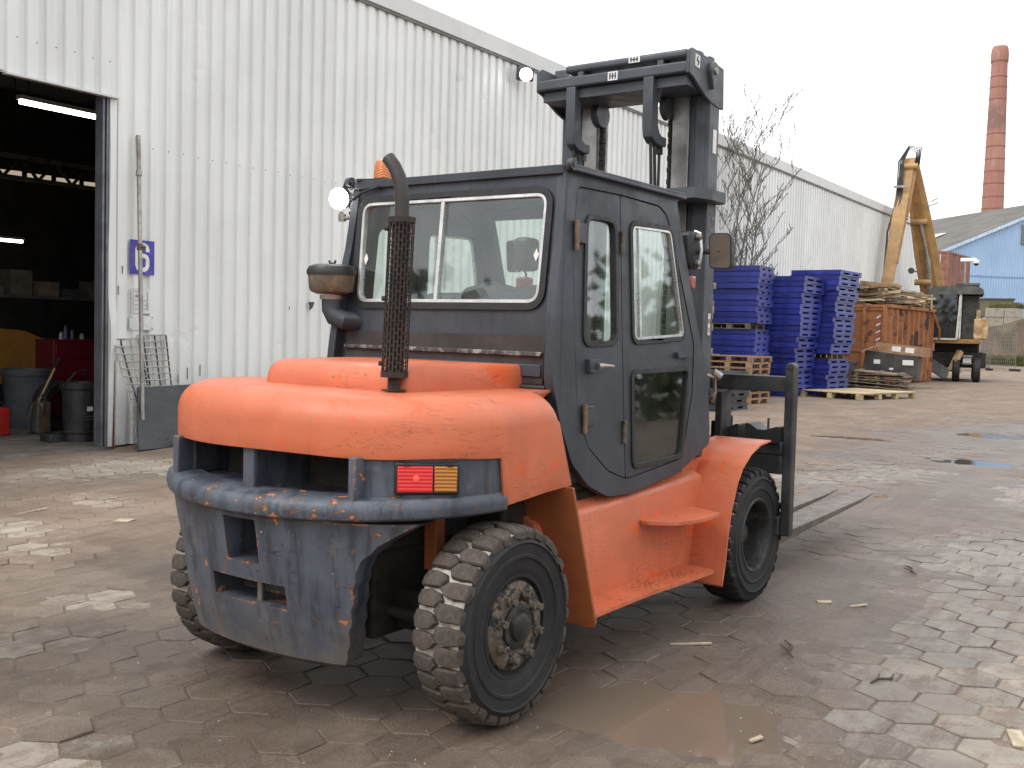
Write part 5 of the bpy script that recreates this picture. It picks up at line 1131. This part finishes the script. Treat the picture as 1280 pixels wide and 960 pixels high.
# crates and flat scrap in front of the skip
t = thing('black_crate', 'dirty black crate with white labels on the flat scrap', 'crate', (-9.62, 38.4, .42), R_(6))
m = MB(); m.prism([[(-.95, .0), (.90, -.1), (.95, .72), (-.85, .88)]], 0, 1.0, lambda u, v, d: (u, d, v)); m.build('body', simple('crate_black', (.045, .042, .04), .7, 0, .4, 2, .2, (.10, .085, .07), .5, 3), t, bevel=.02)
for x, z, w_, h_ in ((-.55, .42, .22, .15), (.42, .40, .36, .18), (-.02, .22, .14, .07)): m = MB(); m.box(x, x+w_, -.012, -.004, z, z+h_); m.build('paper_label', 'label', t, smooth=0)
m = MB(); m.box(-1.0, -.95, -.15, 1.0, .02, .3); m.build('bent_flap', 'oldwood', t, rot=(0, R_(-25), 0))
t = thing('open_wooden_box', 'shallow wooden box with paper labels on the black crate', 'box', (-9.35, 38.5, 1.20), R_(4))
for nm, a in (('side', (-.75, .85, -.05, 0, 0, .32)), ('side', (-.75, .85, .85, .90, 0, .32)), ('end', (-.80, -.75, -.05, .9, 0, .32)), ('end', (.85, .9, -.05, .9, 0, .32)), ('base', (-.75, .85, 0, .85, 0, .03))): m = MB(); m.box(*a); m.build(nm, 'redwood', t, rot=(0, R_(5), 0))
for x in (-.25, .2): m = MB(); m.box(x, x+.3, -.062, -.055, .08, .26); m.build('paper_label', 'label', t, rot=(0, R_(5), 0), smooth=0)
m = MB(); m.beam((-.75, -.1, .28), (-1.25, -.25, .05), .35, .03); m.build('loose_flap', 'oldwood', t)
t = thing('grey_crate', 'dark grey square crate between blue pallets and skip', 'crate', (-10.92, 37.4, 0), 0)
m = MB(); m.box(-.32, .30, -.3, .5, .0, .85); m.build('body', simple('crate_grey', (.085, .083, .08), .6, 0, .3, 3, .2), t, bevel=.02); m = MB(); m.box(-.36, .34, -.34, .54, .80, .92); m.box(.25, .34, -.34, -.28, 0, .8); m.build('rim', simple('crate_rim', (.07, .045, .04), .7), t, bevel=.01)
for k in range(9):
    z = .06+k*.062; w_ = 2.1-.07*k
    m = MB(); m.box(-w_/2, w_/2, -.5, .5, -.014, .014)
    for x in (-.7, 0, .7): m.box(x-.05, x+.05, -.48, .48, .014, .046)
    o = m.build('flattened_pallet', 'oldwood', loc=(-9.55+rr_.uniform(-.12, .12)-.02*k, 37.0+rr_.uniform(-.15, .15)+.06*k, z), rot=(rr_.uniform(-.03, .03), rr_.uniform(-.02, .06), rr_.uniform(-.12, .12)), smooth=0)
    tag(o, ORD[k]+' flattened grey pallet from the ground in the scrap pile below black crate', 'pallet', 'flattened pallets below the black crate')

# ------------------------------------------------------------------ material handler excavator
M['cat'] = simple('faded_yellow_paint', (.36, .215, .082), .55, 0, .2, 2, .1, (.22, .12, .05), .5, 3)
M['catdark'] = simple('boom_dark_brown', (.30, .155, .045), .6, 0, .25, 2, .1, (.14, .08, .04), .5, 3)  # darker brown for the boom's inner face and the upper frame
M['rusty'] = simple('peeling_panel', (.42, .26, .11), .7, 0, .4, 3, .2, (.5, .48, .42), .7, 3)
M['cabglass'] = glass('excavator_glass', (.45, .50, .48), 1.3, .05)
M['whitepaint'] = simple('white_cab_post', (.55, .55, .52), .5, 0, .15, 5, .1, (.25, .2, .15), .5)
M['roofblack'] = simple('dark_cab_roof', (.085, .085, .078), .7, 0, .35, 3, .15, (.12, .11, .1), .5)
ex = thing('excavator', 'yellow wheeled material handler with raised boom behind the skip', 'excavator', (-9.22, 47.4, 0), R_(11)); ex.scale = (.93, .93, .93)
m = MB(); m.box(-1.2, 1.3, .6, 5.2, .65, 1.35); m.box(-.9, 1.0, 1, 4, 1.35, 1.8); m.build('chassis', 'chassis', ex, bevel=.05)
for x in (.06, .92):
    for y in (.55, 4.4):
        m = MB(); m.lathe([(.2, -.15), (.48, -.16), (.54, -.1), (.54, .1), (.48, .16), (.2, .15), (.15, .05), (.001, .05)], (x, y, .54), (1, 0, 0), 28); wl = m.build('wheel', 'tyre', ex)
for k in range(3): m = MB(); m.box(.30, .72, .1, .28, .5+k*.33, .56+k*.33); m.build('step', 'steel', ex)
m = MB(); m.box(.34, .68, .3, .34, .8, 1.12); m.build('plate', 'label', ex)
m = MB(); m.add([(-1.15, .1, 1.15), (-.2, .0, .55), (-.3, .0, .15), (-.5, .05, .12), (-1.2, .15, .6)], [(0, 1, 2, 3, 4)]); o = m.build('stabiliser_blade', simple('blade_grey', (.15, .155, .15), .6, .2, .25, 4, .1), ex, smooth=0); sd = o.modifiers.new('t', 'SOLIDIFY'); sd.thickness = .08
m = MB(); m.beam((-.15, .2, .5), (.2, .5, 1.4), .25, .2); m.build('stabiliser_arm', 'rusty', ex)
m = MB(); m.box(-1.15, 1.05, .1, 4.5, 1.74, 1.95); m.build('upper_frame', 'catdark', ex, bevel=.03)
m = MB(); m.box(.72, 1.32, .5, 4.2, 1.95, 2.9); m.box(-1.0, .72, 2.0, 4.4, 1.95, 3.4); m.build('engine_housing', 'rusty', ex, bevel=.06)
# cab
m = MB(); m.box(-1.12, .05, .0, .06, 1.9, 1.98); m.box(-1.12, .05, .0, .06, 3.98, 4.06); m.box(-1.12, -1.06, .0, .06, 1.98, 3.98); m.beam((.02, .02, 1.95), (.12, .05, 4.0), .09, .09); m.build('front_frame', 'whitepaint', ex)
m = MB(); m.box(-1.06, .0, .02, .035, 2.68, 3.98); m.build('windscreen', 'cabglass', ex)
for k in range(9): m = MB(); m.tube([(-1.0+k*.12, .01, 1.98), (-1.0+k*.12, .01, 2.68)], .018, 6); m.build('guard_bar', 'black', ex)
m = MB(); m.box(-1.06, .0, .06, .10, 1.98, 2.66); m.build('lower_front', 'black', ex)
m = MB(); m.prism([rpoly([(.05, 1.9), (1.5, 1.95), (1.5, 4.0), (.05, 4.0)], .15), rpoly([(.14, 2.55), (1.1, 2.30), (1.2, 3.88), (.18, 3.9)], .15)], .05, .13, lambda u, v, d: (d+.10*(v-1.9)/2.1*0+.05, u, v)); m.build('side_frame', 'whitepaint', ex)
m = MB(); m.prism([rpoly([(.2, 2.57), (1.0, 2.37), (1.13, 3.83), (.24, 3.86)], .12)], .08, .09, lambda u, v, d: (d+.05, u, v)); m.build('side_pane', 'cabglass', ex)
m = MB(); m.box(-1.12, -1.06, .06, 1.5, 1.9, 4.0); m.box(-1.06, .05, 1.45, 1.5, 1.9, 4.0); m.build('cab_shell', 'roofblack', ex)
m = MB(); m.box(.2, .95, .95, 3.2, 1.95, 3.97); m.build('tool_compartment', 'roofblack', ex, bevel=.05)
m = MB(); m.box(.80, .98, .80, 1.8, 2.0, 3.3); m.build('peeling_door', 'rusty', ex, bevel=.03)
m = MB(); m.box(-.85, -.25, .7, 1.2, 2.0, 3.2); m.build('seat', 'seat', ex, bevel=.08)
rr = []
for a in np.linspace(0, PI, 11): rr.append([(-.04+1.12*math.copysign(abs(math.cos(a))**.6, math.cos(a)), yy, 3.98+.38*math.sin(a)**.5) for yy in (-.05, 3.2)])
m = MB(); m.loft(rr, False, False); m.add([r[0] for r in rr], [tuple(range(11))]); m.add([r[1] for r in rr], [tuple(range(11))]); m.build('cab_roof', 'roofblack', ex, bevel=.04)
m = MB(); m.box(-.1, .9, .6, 1.6, 4.38, 4.52); m.build('roof_box', 'roofblack', ex, bevel=.03)
# boom and stick
def arm_(pts, name, mat, parent=ex):
    rr = []
    for (x, y, z, hx, hy), (tx, tz) in pts:
        L = math.hypot(tx, tz); nx, nz = -tz/L, tx/L
        rr.append([(x+nx*hx, y-hy, z+nz*hx), (x+nx*hx, y+hy, z+nz*hx), (x-nx*hx, y+hy, z-nz*hx), (x-nx*hx, y-hy, z-nz*hx)])
    m = MB(); m.loft(rr); return m.build(name, mat, parent, bevel=.03)
bm_ = arm_([((-.75, .9, 2.6, .42, .28), (-.15, 1)), ((-1.10, .7, 4.2, .52, .28), (-.2, 1)), ((-1.42, .3, 5.8, .52, .27), (-.2, 1)), ((-1.70, -.1, 7.3, .46, .25), (-.18, 1)), ((-1.98, -.5, 8.9, .34, .22), (-.15, 1)), ((-2.12, -.8, 9.9, .22, .2), (-.12, 1))], 'boom', 'cat')
arm_([((-1.16, .39, 4.3, .26, .02), (-.2, 1)), ((-1.48, .0, 5.9, .27, .02), (-.2, 1)), ((-1.74, -.37, 7.3, .22, .02), (-.18, 1)), ((-2.0, -.745, 8.9, .14, .02), (-.15, 1))], 'boom_face_panel', 'catdark', bm_)  # flat brown plate laid on the boom's face
stk = arm_([((-2.28, -.9, 10.0, .26, .2), (.1, -1)), ((-2.42, -1.2, 8.9, .31, .2), (.1, -1)), ((-2.62, -1.8, 6.9, .29, .2), (.1, -1)), ((-2.85, -2.5, 4.7, .25, .2), (.1, -1)), ((-2.98, -2.9, 3.4, .26, .2), (.1, -1))], 'stick', 'cat')
for (x, z, y) in ((-1.72, 7.2, -.1), (-1.45, 4.5, .3), (-2.2, 9.6, -.9)): m = MB(); m.tube([(x-.42, y-.32, z), (x+.30, y-.32, z)], .14, 12); m.build('pin_boss', 'cat', ex)
m = MB(); m.tube([(-1.12, .2, 3.6), (-1.35, -.1, 5.6)], .12, 10); m.tube([(-1.35, -.1, 5.6), (-1.72, -.45, 7.2)], .07, 10); m.build('boom_cylinder', 'steel', ex)
m = MB(); m.tube([(-2.05, -1.05, 9.4), (-2.30, -1.6, 7.2)], .11, 10); m.tube([(-2.30, -1.6, 7.2), (-2.55, -2.2, 5.2)], .06, 10); m.build('stick_cylinder', 'cat', ex)
for k in range(4):
    o_ = k*.07; m = MB(); m.tube([(-1.98+o_*.6, -.95, 9.7), (-2.0+o_, -1.1, 10.25+.06*k), (-2.3, -1.25, 10.35+.05*k), (-2.50-o_, -1.35, 9.8), (-2.60-o_+.1, -1.6, 8.2), (-2.78-o_+.12*math.sin(k*2), -2.0, 6.6), (-2.95-o_+.1, -2.6, 4.6)], .030, 6); m.build('hydraulic_hose', 'rubber', ex)
for z in (8.6, 6.6): m = MB(); m.box(-2.95+.05*(z-6.6), -2.35+.05*(z-6.6), -1.75, -1.65, z, z+.10); m.build('hose_clamp', 'steel', ex)
m = MB(); m.tube([(-1.30, -.5, 8.1), (-1.05, -.5, 8.25), (-1.0, -.5, 8.05), (-1.4, -.5, 7.9)], .03, 6); m.build('grab_rail', 'steel', ex)
m = MB(); m.tube([(-1.72, -.3, 4.95), (-1.95, -.4, 5.0)], .03, 6); m.lathe([(.02, -.08), (.13, -.04), (.14, .06)], (-2.0, -.42, 5.0), (-.4, -.9, 0), 14); m.build('boom_lamp', 'roofblack', ex)

# ------------------------------------------------------------------ far yard
M['contred'] = simple('container_red', (.21, .085, .06), .65, 0, .2, 2, .15, (.32, .2, .16), .4, 2)
M['contgreen'] = simple('container_green', (.10, .105, .055), .7, 0, .2, 2, .15)
M['concrete'] = simple('mossy_concrete', (.30, .27, .22), .9, 0, .3, 2, .4, (.14, .13, .06), .6, 2)
def container(x, y, z, rz, L, label, mat, grp=None):
    t = thing('shipping_container', label, 'container', (x, y, z), rz, grp)
    m = MB(); n_ = int(L/.28); pl = []
    for k in range(n_): pl += [(k*.28, 0), (k*.28+.07, .04), (k*.28+.14, .04), (k*.28+.21, 0)]
    m.prism([[(d*-1+.0, yy) for yy, d in pl]+[(-2.44, n_*.28), (-2.44, 0)]], .12, 2.45, lambda u, v, d: (u, v, d)); m.build('shell', mat, t, smooth=0)
    m = MB(); m.box(-2.48, .04, -.06, L+.02, 0, .12); m.box(-2.48, .04, -.06, L+.02, 2.45, 2.57); m.build('rails', mat, t)
    for xx in (-2.44, -1.22, -.02): m = MB(); m.box(xx-.06, xx+.06, -.07, 0, .1, 2.5); m.build('door_post', mat, t)
    for xx in (-1.8, -.95, -.5): m = MB(); m.tube([(xx, -.05, .15), (xx, -.05, 2.4)], .025, 6); m.build('locking_rod', 'label', t)
    return t
for k in range(3): container(-15.3, 75, k*2.6, R_(-3), 6.0, ['brown red shipping container at the foot of the stack', 'brown red shipping container in the middle of the stack', 'brown red shipping container on top of the stack'][k], 'contred')
container(-13.9, 104, 1.2, R_(-60), 6.0, 'bright red container showing over the earth bank', simple('container_bright', (.34, .06, .045), .6))
t = thing('security_camera', 'white dome security camera on a thin pole', 'camera', (-11.75, 62.0, 0))
m = MB(); m.tube([(0, 0, 0), (0, 0, 6.2)], .05, 8); m.build('pole', 'steel', t); m = MB(); m.box(-.25, .55, -.1, .1, 6.1, 6.3); m.build('arm', 'label', t, bevel=.03); m = MB(); m.lathe([(.14, .1), (.17, .0), (.15, -.1)], (.55, 0, 6.1), (0, 0, 1), 14); m.build('hood', 'label', t); m = MB(); m.lathe([(.14, 0), (.11, -.09), (.001, -.14)], (.55, 0, 6.0), (0, 0, 1), 14); m.build('dome', 'skin_dark', t)
floodlight(WX, 53.35, 5.6, 'unlit grey floodlight on the far corner of the warehouse', False, (.9, -.3, -.4))
t = thing('site_cabin', 'small olive green cabin raised behind the block wall', 'cabin', (-18.3, 106, .75), R_(10))
m = MB(); m.box(-.4, 2.5, 0, 2.5, 3.4, 5.0); m.build('body', 'contgreen', t, bevel=.03); m = MB(); m.box(-.5, 2.6, -.1, 2.6, 5.0, 5.12); m.build('roof', 'roofblack', t); m = MB(); m.box(.3, .65, -.02, 0, 4.0, 4.4); m.build('window', 'label', t)
for x in (-.2, 2.3): m = MB(); m.box(x-.15, x+.15, .2, 2.2, -.75, 3.4); m.build('support', 'concrete', t)
m = MB(); m.box(2.5, 3.0, .5, 1.5, 4.2, 4.75); m.build('side_box', 'roofblack', t)
t = thing('block_wall', 'weathered concrete block wall with plants on top', 'wall', (-16.85, 99, 0), R_(11))
for r in range(6):
    for c in range(2): m = MB(); m.box(-.1+c*1.48, 1.36+c*1.48, random.uniform(-.05, .05), 1.2, r*.79, r*.79+.775); m.build('block', 'concrete', t, bevel=.03)
def tufts(name, pts, h, mat, parent=None, label=None, cat=None, kind='stuff', spread=.12, blades=9):
    m = MB()
    for x, y, z in pts:
        for k in range(blades):
            a = random.uniform(0, 2*PI); hh = h*random.uniform(.5, 1.2); dx, dy = math.cos(a)*spread*random.random(), math.sin(a)*spread*random.random(); w_ = .012*hh/.2
            m.add([(x+dx-w_, y+dy, z), (x+dx+w_, y+dy, z), (x+dx*2.6, y+dy*2.6, z+hh)], [(0, 1, 2)])
    o = m.build(name, mat, parent, smooth=0); tag(o, label, cat, kind=kind); return o
M['grass'] = simple('grass', (.085, .105, .03), .8, 0, .4, .5, 0); M['weed'] = simple('dry_weeds', (.12, .11, .05), .85, 0, .4, 2, 0)
tufts('wall_plants', [(-16.75+random.random()*2.8, 99.5+random.random(), 4.72) for _ in range(80)], .5, 'weed', None, 'brown plants growing over the concrete block wall top', 'plants', spread=.3)
# earth bank with grass at its foot
bxs = np.linspace(-16.2, 40, 97); rr = []
for x in bxs:
    yb = 92+.18*(x+12)**1.0+3*math.sin(x*.3); h_ = 3.3+.35*math.sin(x*.9)+.3*random.random()-max(0, (x-5))*.03
    rr.append([(x, yb-2.2, -.05), (x, yb-1.2+.2*random.random(), .6), (x, yb-.6, h_*.55+.2*random.random()), (x, yb, h_), (x, yb+1.2, h_*1.02), (x, yb+4, h_*.7), (x, yb+8, 0)])
m = MB(); m.loft(rr, False, False); tag(m.build('earth_bank', simple('bank_soil', (.12, .09, .065), .95, 0, .4, .6, .6, (.07, .07, .03), .6, .5, bdist=.1), smooth=60), kind='structure')
tufts('grass_verge', [(random.uniform(-13, 30), 0, 0) for _ in range(0)] + [(x, 89.4+.18*(x+12)+3*math.sin(x*.3)+random.uniform(-1.6, 1.2), random.uniform(0, .3)) for x in np.random.default_rng(3).uniform(-16, 22, 1750)], .55, 'grass', spread=.5)
# temporary mesh fence panels
def fence(x, y, rz, wd, ht, label, tilt=0):
    t = thing('fence_panel', label, 'fence', (x, y, 0), rz); t.rotation_euler = (tilt, 0, rz)
    m = MB(); m.tube([(0, 0, .1), (0, 0, ht), (wd, 0, ht), (wd, 0, .1), (0, 0, .1)], .022, 6); m.build('frame', 'steel', t)
    m = MB()
    for k in range(int(wd/.11)): m.beam((.1+k*.11, 0, .12), (.1+k*.11, 0, ht), .016, .016)
    for k in range(int(ht/.22)): m.beam((0, .01, .15+k*.22), (wd, .01, .15+k*.22), .014, .014)
    tag(m.build('mesh_wire', 'steel', t, smooth=0), kind='stuff'); m = MB(); m.box(wd-.35, wd+.3, -.12, .12, 0, .14); m.build('foot_block', 'chassis', t, bevel=.03)
fence(-12.0, 70.5, R_(9), 1.75, 2.75, 'grey mesh fence panel standing square across the yard end'); fence(-12.15, 69.2, R_(75), 1.6, 2.75, 'grey mesh fence panel leaning beside the excavator', R_(4))
# blue gabled shed
M['bluewall'] = None
n = N('pale_blue_cladding'); tc = n.tc(); c = n.mix(n.ramp(n.noise(.3, 4), .3, .7), (.27, .40, .58), (.32, .46, .64)); n.set('Base Color', c); n.set('Roughness', .6)
st = n.noise(1.2, 5, .6, n.mapping(tc, (2, 2, .2))); M['bluewall'] = n.m
M['shedroof'] = simple('fibre_cement_roof', (.12, .11, .10), .9, 0, .2, .4, .3, (.10, .10, .075), .5, .3)
sh = thing('blue_shed', 'pale blue corrugated shed with grey gable roof', 'shed', (-23.3, 110.6, 0), PI/2-R_(44))
# local x along the gable, y away from camera, z up
apx, ape, eav, HWd = 16.3, 16.3, 10.5, 28.0
strip = []
for k in range(93):
    x0 = k*.3; z1 = lambda x: eav+(apx-eav)*(1-abs(x-14)/14)
    if x0 >= 27.9: break
    m = MB(); m.add([(x0, 0, 0), (x0+.16, 0, 0), (x0+.20, -.05, 0), (x0+.27, -.05, 0), (x0+.30, 0, 0), (x0, 0, z1(x0)), (x0+.16, 0, z1(x0+.16)), (x0+.20, -.05, z1(x0+.2)), (x0+.27, -.05, z1(x0+.27)), (x0+.30, 0, z1(x0+.30))], [(0, 1, 6, 5), (1, 2, 7, 6), (2, 3, 8, 7), (3, 4, 9, 8)])
    strip.append(m)
for g in range(0, len(strip), 3):
    m = MB()
    for q_ in strip[g:g+3]: m.add(q_.v, q_.f)
    m.build('cladding_sheet', 'bluewall', sh, smooth=0)
m = MB(); m.add([(0, .02, 0), (0, 50, 0), (0, 50, eav), (0, .02, eav)], [(0, 1, 2, 3)]); m.build('side_wall', 'bluewall', sh, smooth=0)
for a, b_ in (((-.5, eav-.2), (14, apx)), ((28.5, eav-.2), (14, apx))):
    m = MB(); m.add([(a[0], -.15, a[1]+.1), (b_[0], -.15, b_[1]+.1), (b_[0], 52, b_[1]+.1), (a[0], 52, a[1]+.1), (a[0], -.15, a[1]+.3), (b_[0], -.15, b_[1]+.3), (b_[0], 52, b_[1]+.3), (a[0], 52, a[1]+.3)], [(0, 1, 2, 3), (7, 6, 5, 4), (0, 4, 5, 1), (1, 5, 6, 2), (2, 6, 7, 3), (3, 7, 4, 0)]); m.build('roof_slope', 'shedroof', sh, smooth=0)
m = MB(); m.beam((-.5, -.2, eav-.12), (14, -.2, apx+.08), .1, .30); m.build('barge_board', simple('barge_blue', (.45, .55, .68), .6), sh)
m = MB(); m.box(-.02, 28, -.06, -.052, 8.3, 8.42); m.build('sheet_lap', simple('lap_blue', (.16, .27, .45), .6), sh)
m = MB(); m.box(8.9, 12.2, -.12, -.06, 11.7, 13.7); lv = m.build('louvre', simple('louvre_grey', (.16, .17, .18), .7), sh)
for k in range(10): m = MB(); m.box(9.0, 12.1, -.2, -.12, 11.8+k*.185, 11.9+k*.185); m.build('blade', simple('blade%d' % k, (.24, .25, .26), .7), lv)
m = MB(); m.add([(3.2, 8, 12.25), (6.0, 8, 13.42), (6.0, 10.5, 13.42), (3.2, 10.5, 12.25)], [(0, 1, 2, 3)]); m.build('roof_light', 'label', sh, smooth=0)
# brick chimney
n = N('hazed_chimney_brick'); tc = n.tc(); br = n.n('ShaderNodeTexBrick'); n.l(n.mapping(tc, (1, 1, 1)), br.inputs[0]); br.inputs['Scale'].default_value = 1.6
br.inputs['Color1'].default_value = (.33, .15, .115, 1); br.inputs['Color2'].default_value = (.38, .19, .15, 1); br.inputs['Mortar'].default_value = (.37, .24, .20, 1)  # brick colours paled to stand in for distance haze
c = n.mix(n.ramp(n.noise(.25, 6, .65), .35, .7), br.outputs[0], (.30, .135, .105)); sep = n.n('ShaderNodeSeparateXYZ'); n.l(tc, sep.inputs[0])
band = n.math('MULTIPLY', n.ramp(n.math('ABSOLUTE', n.math('SUBTRACT', sep.outputs[2], 31.4)), 1.0, 2.0, 1, 0), n.ramp(n.noise(.9, 5, .7), .35, .5)); c = n.mix(n.math('MULTIPLY', band, .6), c, (.14, .10, .09))
n.set('Base Color', c); n.set('Roughness', .9); M['chimney'] = n.m
M['bandrust'] = simple('chimney_band', (.24, .11, .085), .8)
ch = thing('brick_chimney', 'tall tapering red brick factory chimney behind the blue shed', 'chimney', (-25.95, 153, 0))
m = MB(); m.lathe([(1.78, 0), (1.40, 18), (1.02, 38.0), (1.00, 38.6), (1.10, 39.2), (1.10, 40.0), (1.02, 40.6), (.9, 40.9), (.7, 40.9)], (0, 0, 0), (0, 0, 1), 40); m.build('shaft', 'chimney', ch)
for y in (81, 100, 113, 127.5, 170, 185.5, 201, 216, 231, 247.5, 262):
    z = 1.65+(429.5-y)*.107; r = float(np.interp(z, [0, 18, 38, 39.5], [1.78, 1.40, 1.02, 1.10])); m = MB(); m.lathe([(r+.005, -.07), (r+.035, -.06), (r+.035, .06), (r+.005, .07)], (0, 0, z), (0, 0, 1), 40, close=True); m.build('iron_band', 'bandrust', ch)
# bare multi-stem tree by the wall
M['bark'] = simple('bare_bark', (.15, .135, .115), .9, 0, .3, 8, .2)
tr_ = thing('bare_tree', 'leafless many stemmed young tree behind the blue pallets', 'tree', (-11.6, 28.62, 0)); R3 = random.Random(11)
def grow(m, p, d, ln, r, lvl):
    pts = [p.copy()]; rs = [r]; n_ = 7; q_ = p.copy(); dd = d.copy()
    for k in range(n_):
        dd = (dd+Vector((R3.gauss(0, .07), R3.gauss(0, .07), .045))).normalized(); q_ = q_+dd*ln/n_; pts.append(q_.copy()); rs.append(max(.0085, r*(1-.8*(k+1)/n_)))
    m.tube(pts, rs, 6 if lvl < 1 else 5)
    if lvl < 3:
        for k in range(2, n_+1):
            for j_ in range(2 if lvl == 0 else (1 if R3.random() < .8 else 0)):
                a = R3.uniform(0, 2*PI); side = Vector((math.cos(a), math.sin(a), 0)); nd = (dd*.9+side*.7+Vector((0, 0, .15))).normalized()
                grow(m, pts[k], nd, ln*R3.uniform(.18, .33), rs[k]*.62, lvl+1)
for k, (dx, dy, ln, r) in enumerate(((-.04, .0, 7.2, .05), (.02, .05, 7.0, .045), (.06, .0, 6.4, .04), (-.08, .02, 6.2, .038), (.10, -.03, 5.8, .042), (.0, -.02, 6.6, .04))):
    m = MB(); grow(m, Vector((dx*.6, dy, 0)), Vector((dx, dy, 1)).normalized(), ln, r, 0); m.build('stem', 'bark', tr_)

# ------------------------------------------------------------------ small litter
M['chip'] = simple('wood_chip', (.42, .34, .24), .8, 0, .3, 12, .1); M['twig'] = simple('dark_twig', (.06, .042, .03), .8, 0, .3, 12, .1); M['stone'] = simple('pale_stone', (.33, .30, .26), .8, 0, .3, 14, .2)
for k, (x, y, l, w_, rz, mt, lb) in enumerate(((-1.97, 6.53, .09, .04, .5, 'chip', 'pale splinter of wood on mud beyond the rear wheel'), (-1.77, 6.57, .12, .018, .9, 'chip', 'thin pale splinter on mud right of the steps'), (-2.27, 5.19, .22, .012, .55, 'chip', 'long pale straw lying beside the truck'), (-.62, 4.8, .16, .06, 1.9, 'chip', 'tan wood offcut on pale pavers'),
     (-7.44, 5.42, .16, .10, .3, 'chip', 'flat pale chip on the mud toward the door'), (-8.37, 5.18, .3, .015, 1.6, 'chip', 'curled pale strip lying on the mud'), (-1.5, 4.12, .07, .02, 1.2, 'chip', 'white scrap at the puddle edge'))):
    m = MB(); m.box(-l/2, l/2, -w_/2, w_/2, 0, .012); o = m.build('wood_chip', mt, loc=(x, y, float(max(gh(np.array(x), np.array(y)), .0))), rot=(.05, -.06, rz), bevel=.003); tag(o, lb, 'wood chip')
for k, (x, y, lb) in enumerate(((-1.80, 5.41, 'dark curled twig on mud beside the truck'), (-1.27, 5.22, 'small dark twig on mud near the pale pavers'),  (-5.6, 12.9, 'dark twig beyond the forks'), (-1.75, 7.86, 'dark splinter on the track toward the skip'))):
    m = MB(); l = random.uniform(.08, .16); m.tube([(-l, 0, .012), (-l*.3, .015, .016), (l*.4, -.01, .012), (l, .02, .014)], [.004, .007, .007, .004], 6); m.tube([(-l*.3, .015, .016), (l*.3, .05, .018)], .004, 5); o = m.build('twig', 'twig', loc=(x, y, float(max(gh(np.array(x), np.array(y)), 0))), rot=(0, 0, random.uniform(0, 3))); tag(o, lb, 'twig')
m = MB()
for k in range(900):
    a = R_(random.uniform(-28, 28))+_y; d = 3.2+random.random()**1.6*14; x, y = -math.sin(a)*d, math.cos(a)*d; r = random.uniform(.002, .006); z = float(max(gh(np.array(x), np.array(y)), -.002))
    vs = [(x+r*random.uniform(.7, 1.3), y, z), (x, y+r*random.uniform(.7, 1.3), z), (x-r, y, z), (x, y-r, z), (x, y, z+r*1.1)]; m.add(vs, [(0, 1, 4), (1, 2, 4), (2, 3, 4), (3, 0, 4)])
tag(m.build('grit', 'stone', smooth=0), 'scattered pale grit over the mud', 'grit', kind='stuff')
tufts('wall_weeds', [(-11.7+random.random()*.5, random.uniform(8.7, 24), .04+.04*random.random()) for _ in range(120)], .16, 'weed', None, 'dry weeds along the foot of the white wall', 'weeds', spread=.10)

# ------------------------------------------------------------------ unseen hedge behind the camera, added for dark reflections in cab glass and mirror
def thicket(name, pts, label):
    m = MB(); R4 = random.Random(21)
    for x, y, h_ in pts:
        for k in range(60):
            z = h_*R4.random()**.8; px, py = x+R4.gauss(0, .9), y+R4.gauss(0, .9); a = R4.uniform(0, 2*PI); sz = R4.uniform(.15, .4); u = Vector((math.cos(a), math.sin(a), R4.uniform(-.5, .5)))*sz; v = Vector((R4.uniform(-.6, .6), R4.uniform(-.6, .6), 1))*sz
            c = Vector((px, py, z)); m.add([c-u, c-v*.7, c+u, c+v], [(0, 1, 2, 3)])
    tag(m.build(name, simple('hedge_leaf', (.045, .06, .022), .7, 0, .4, .7, 0), smooth=0), label, 'hedge', kind='stuff')
thicket('hedge', [(15+1.5*math.sin(k), -12+k*1.1, 5+1.6*math.sin(k*1.7)) for k in range(58)]+[(-22+k*1.1, -14+1.2*math.sin(k*1.3), 5+1.7*math.sin(k*.9)) for k in range(34)], 'unseen dark green hedge added behind the camera for reflections')
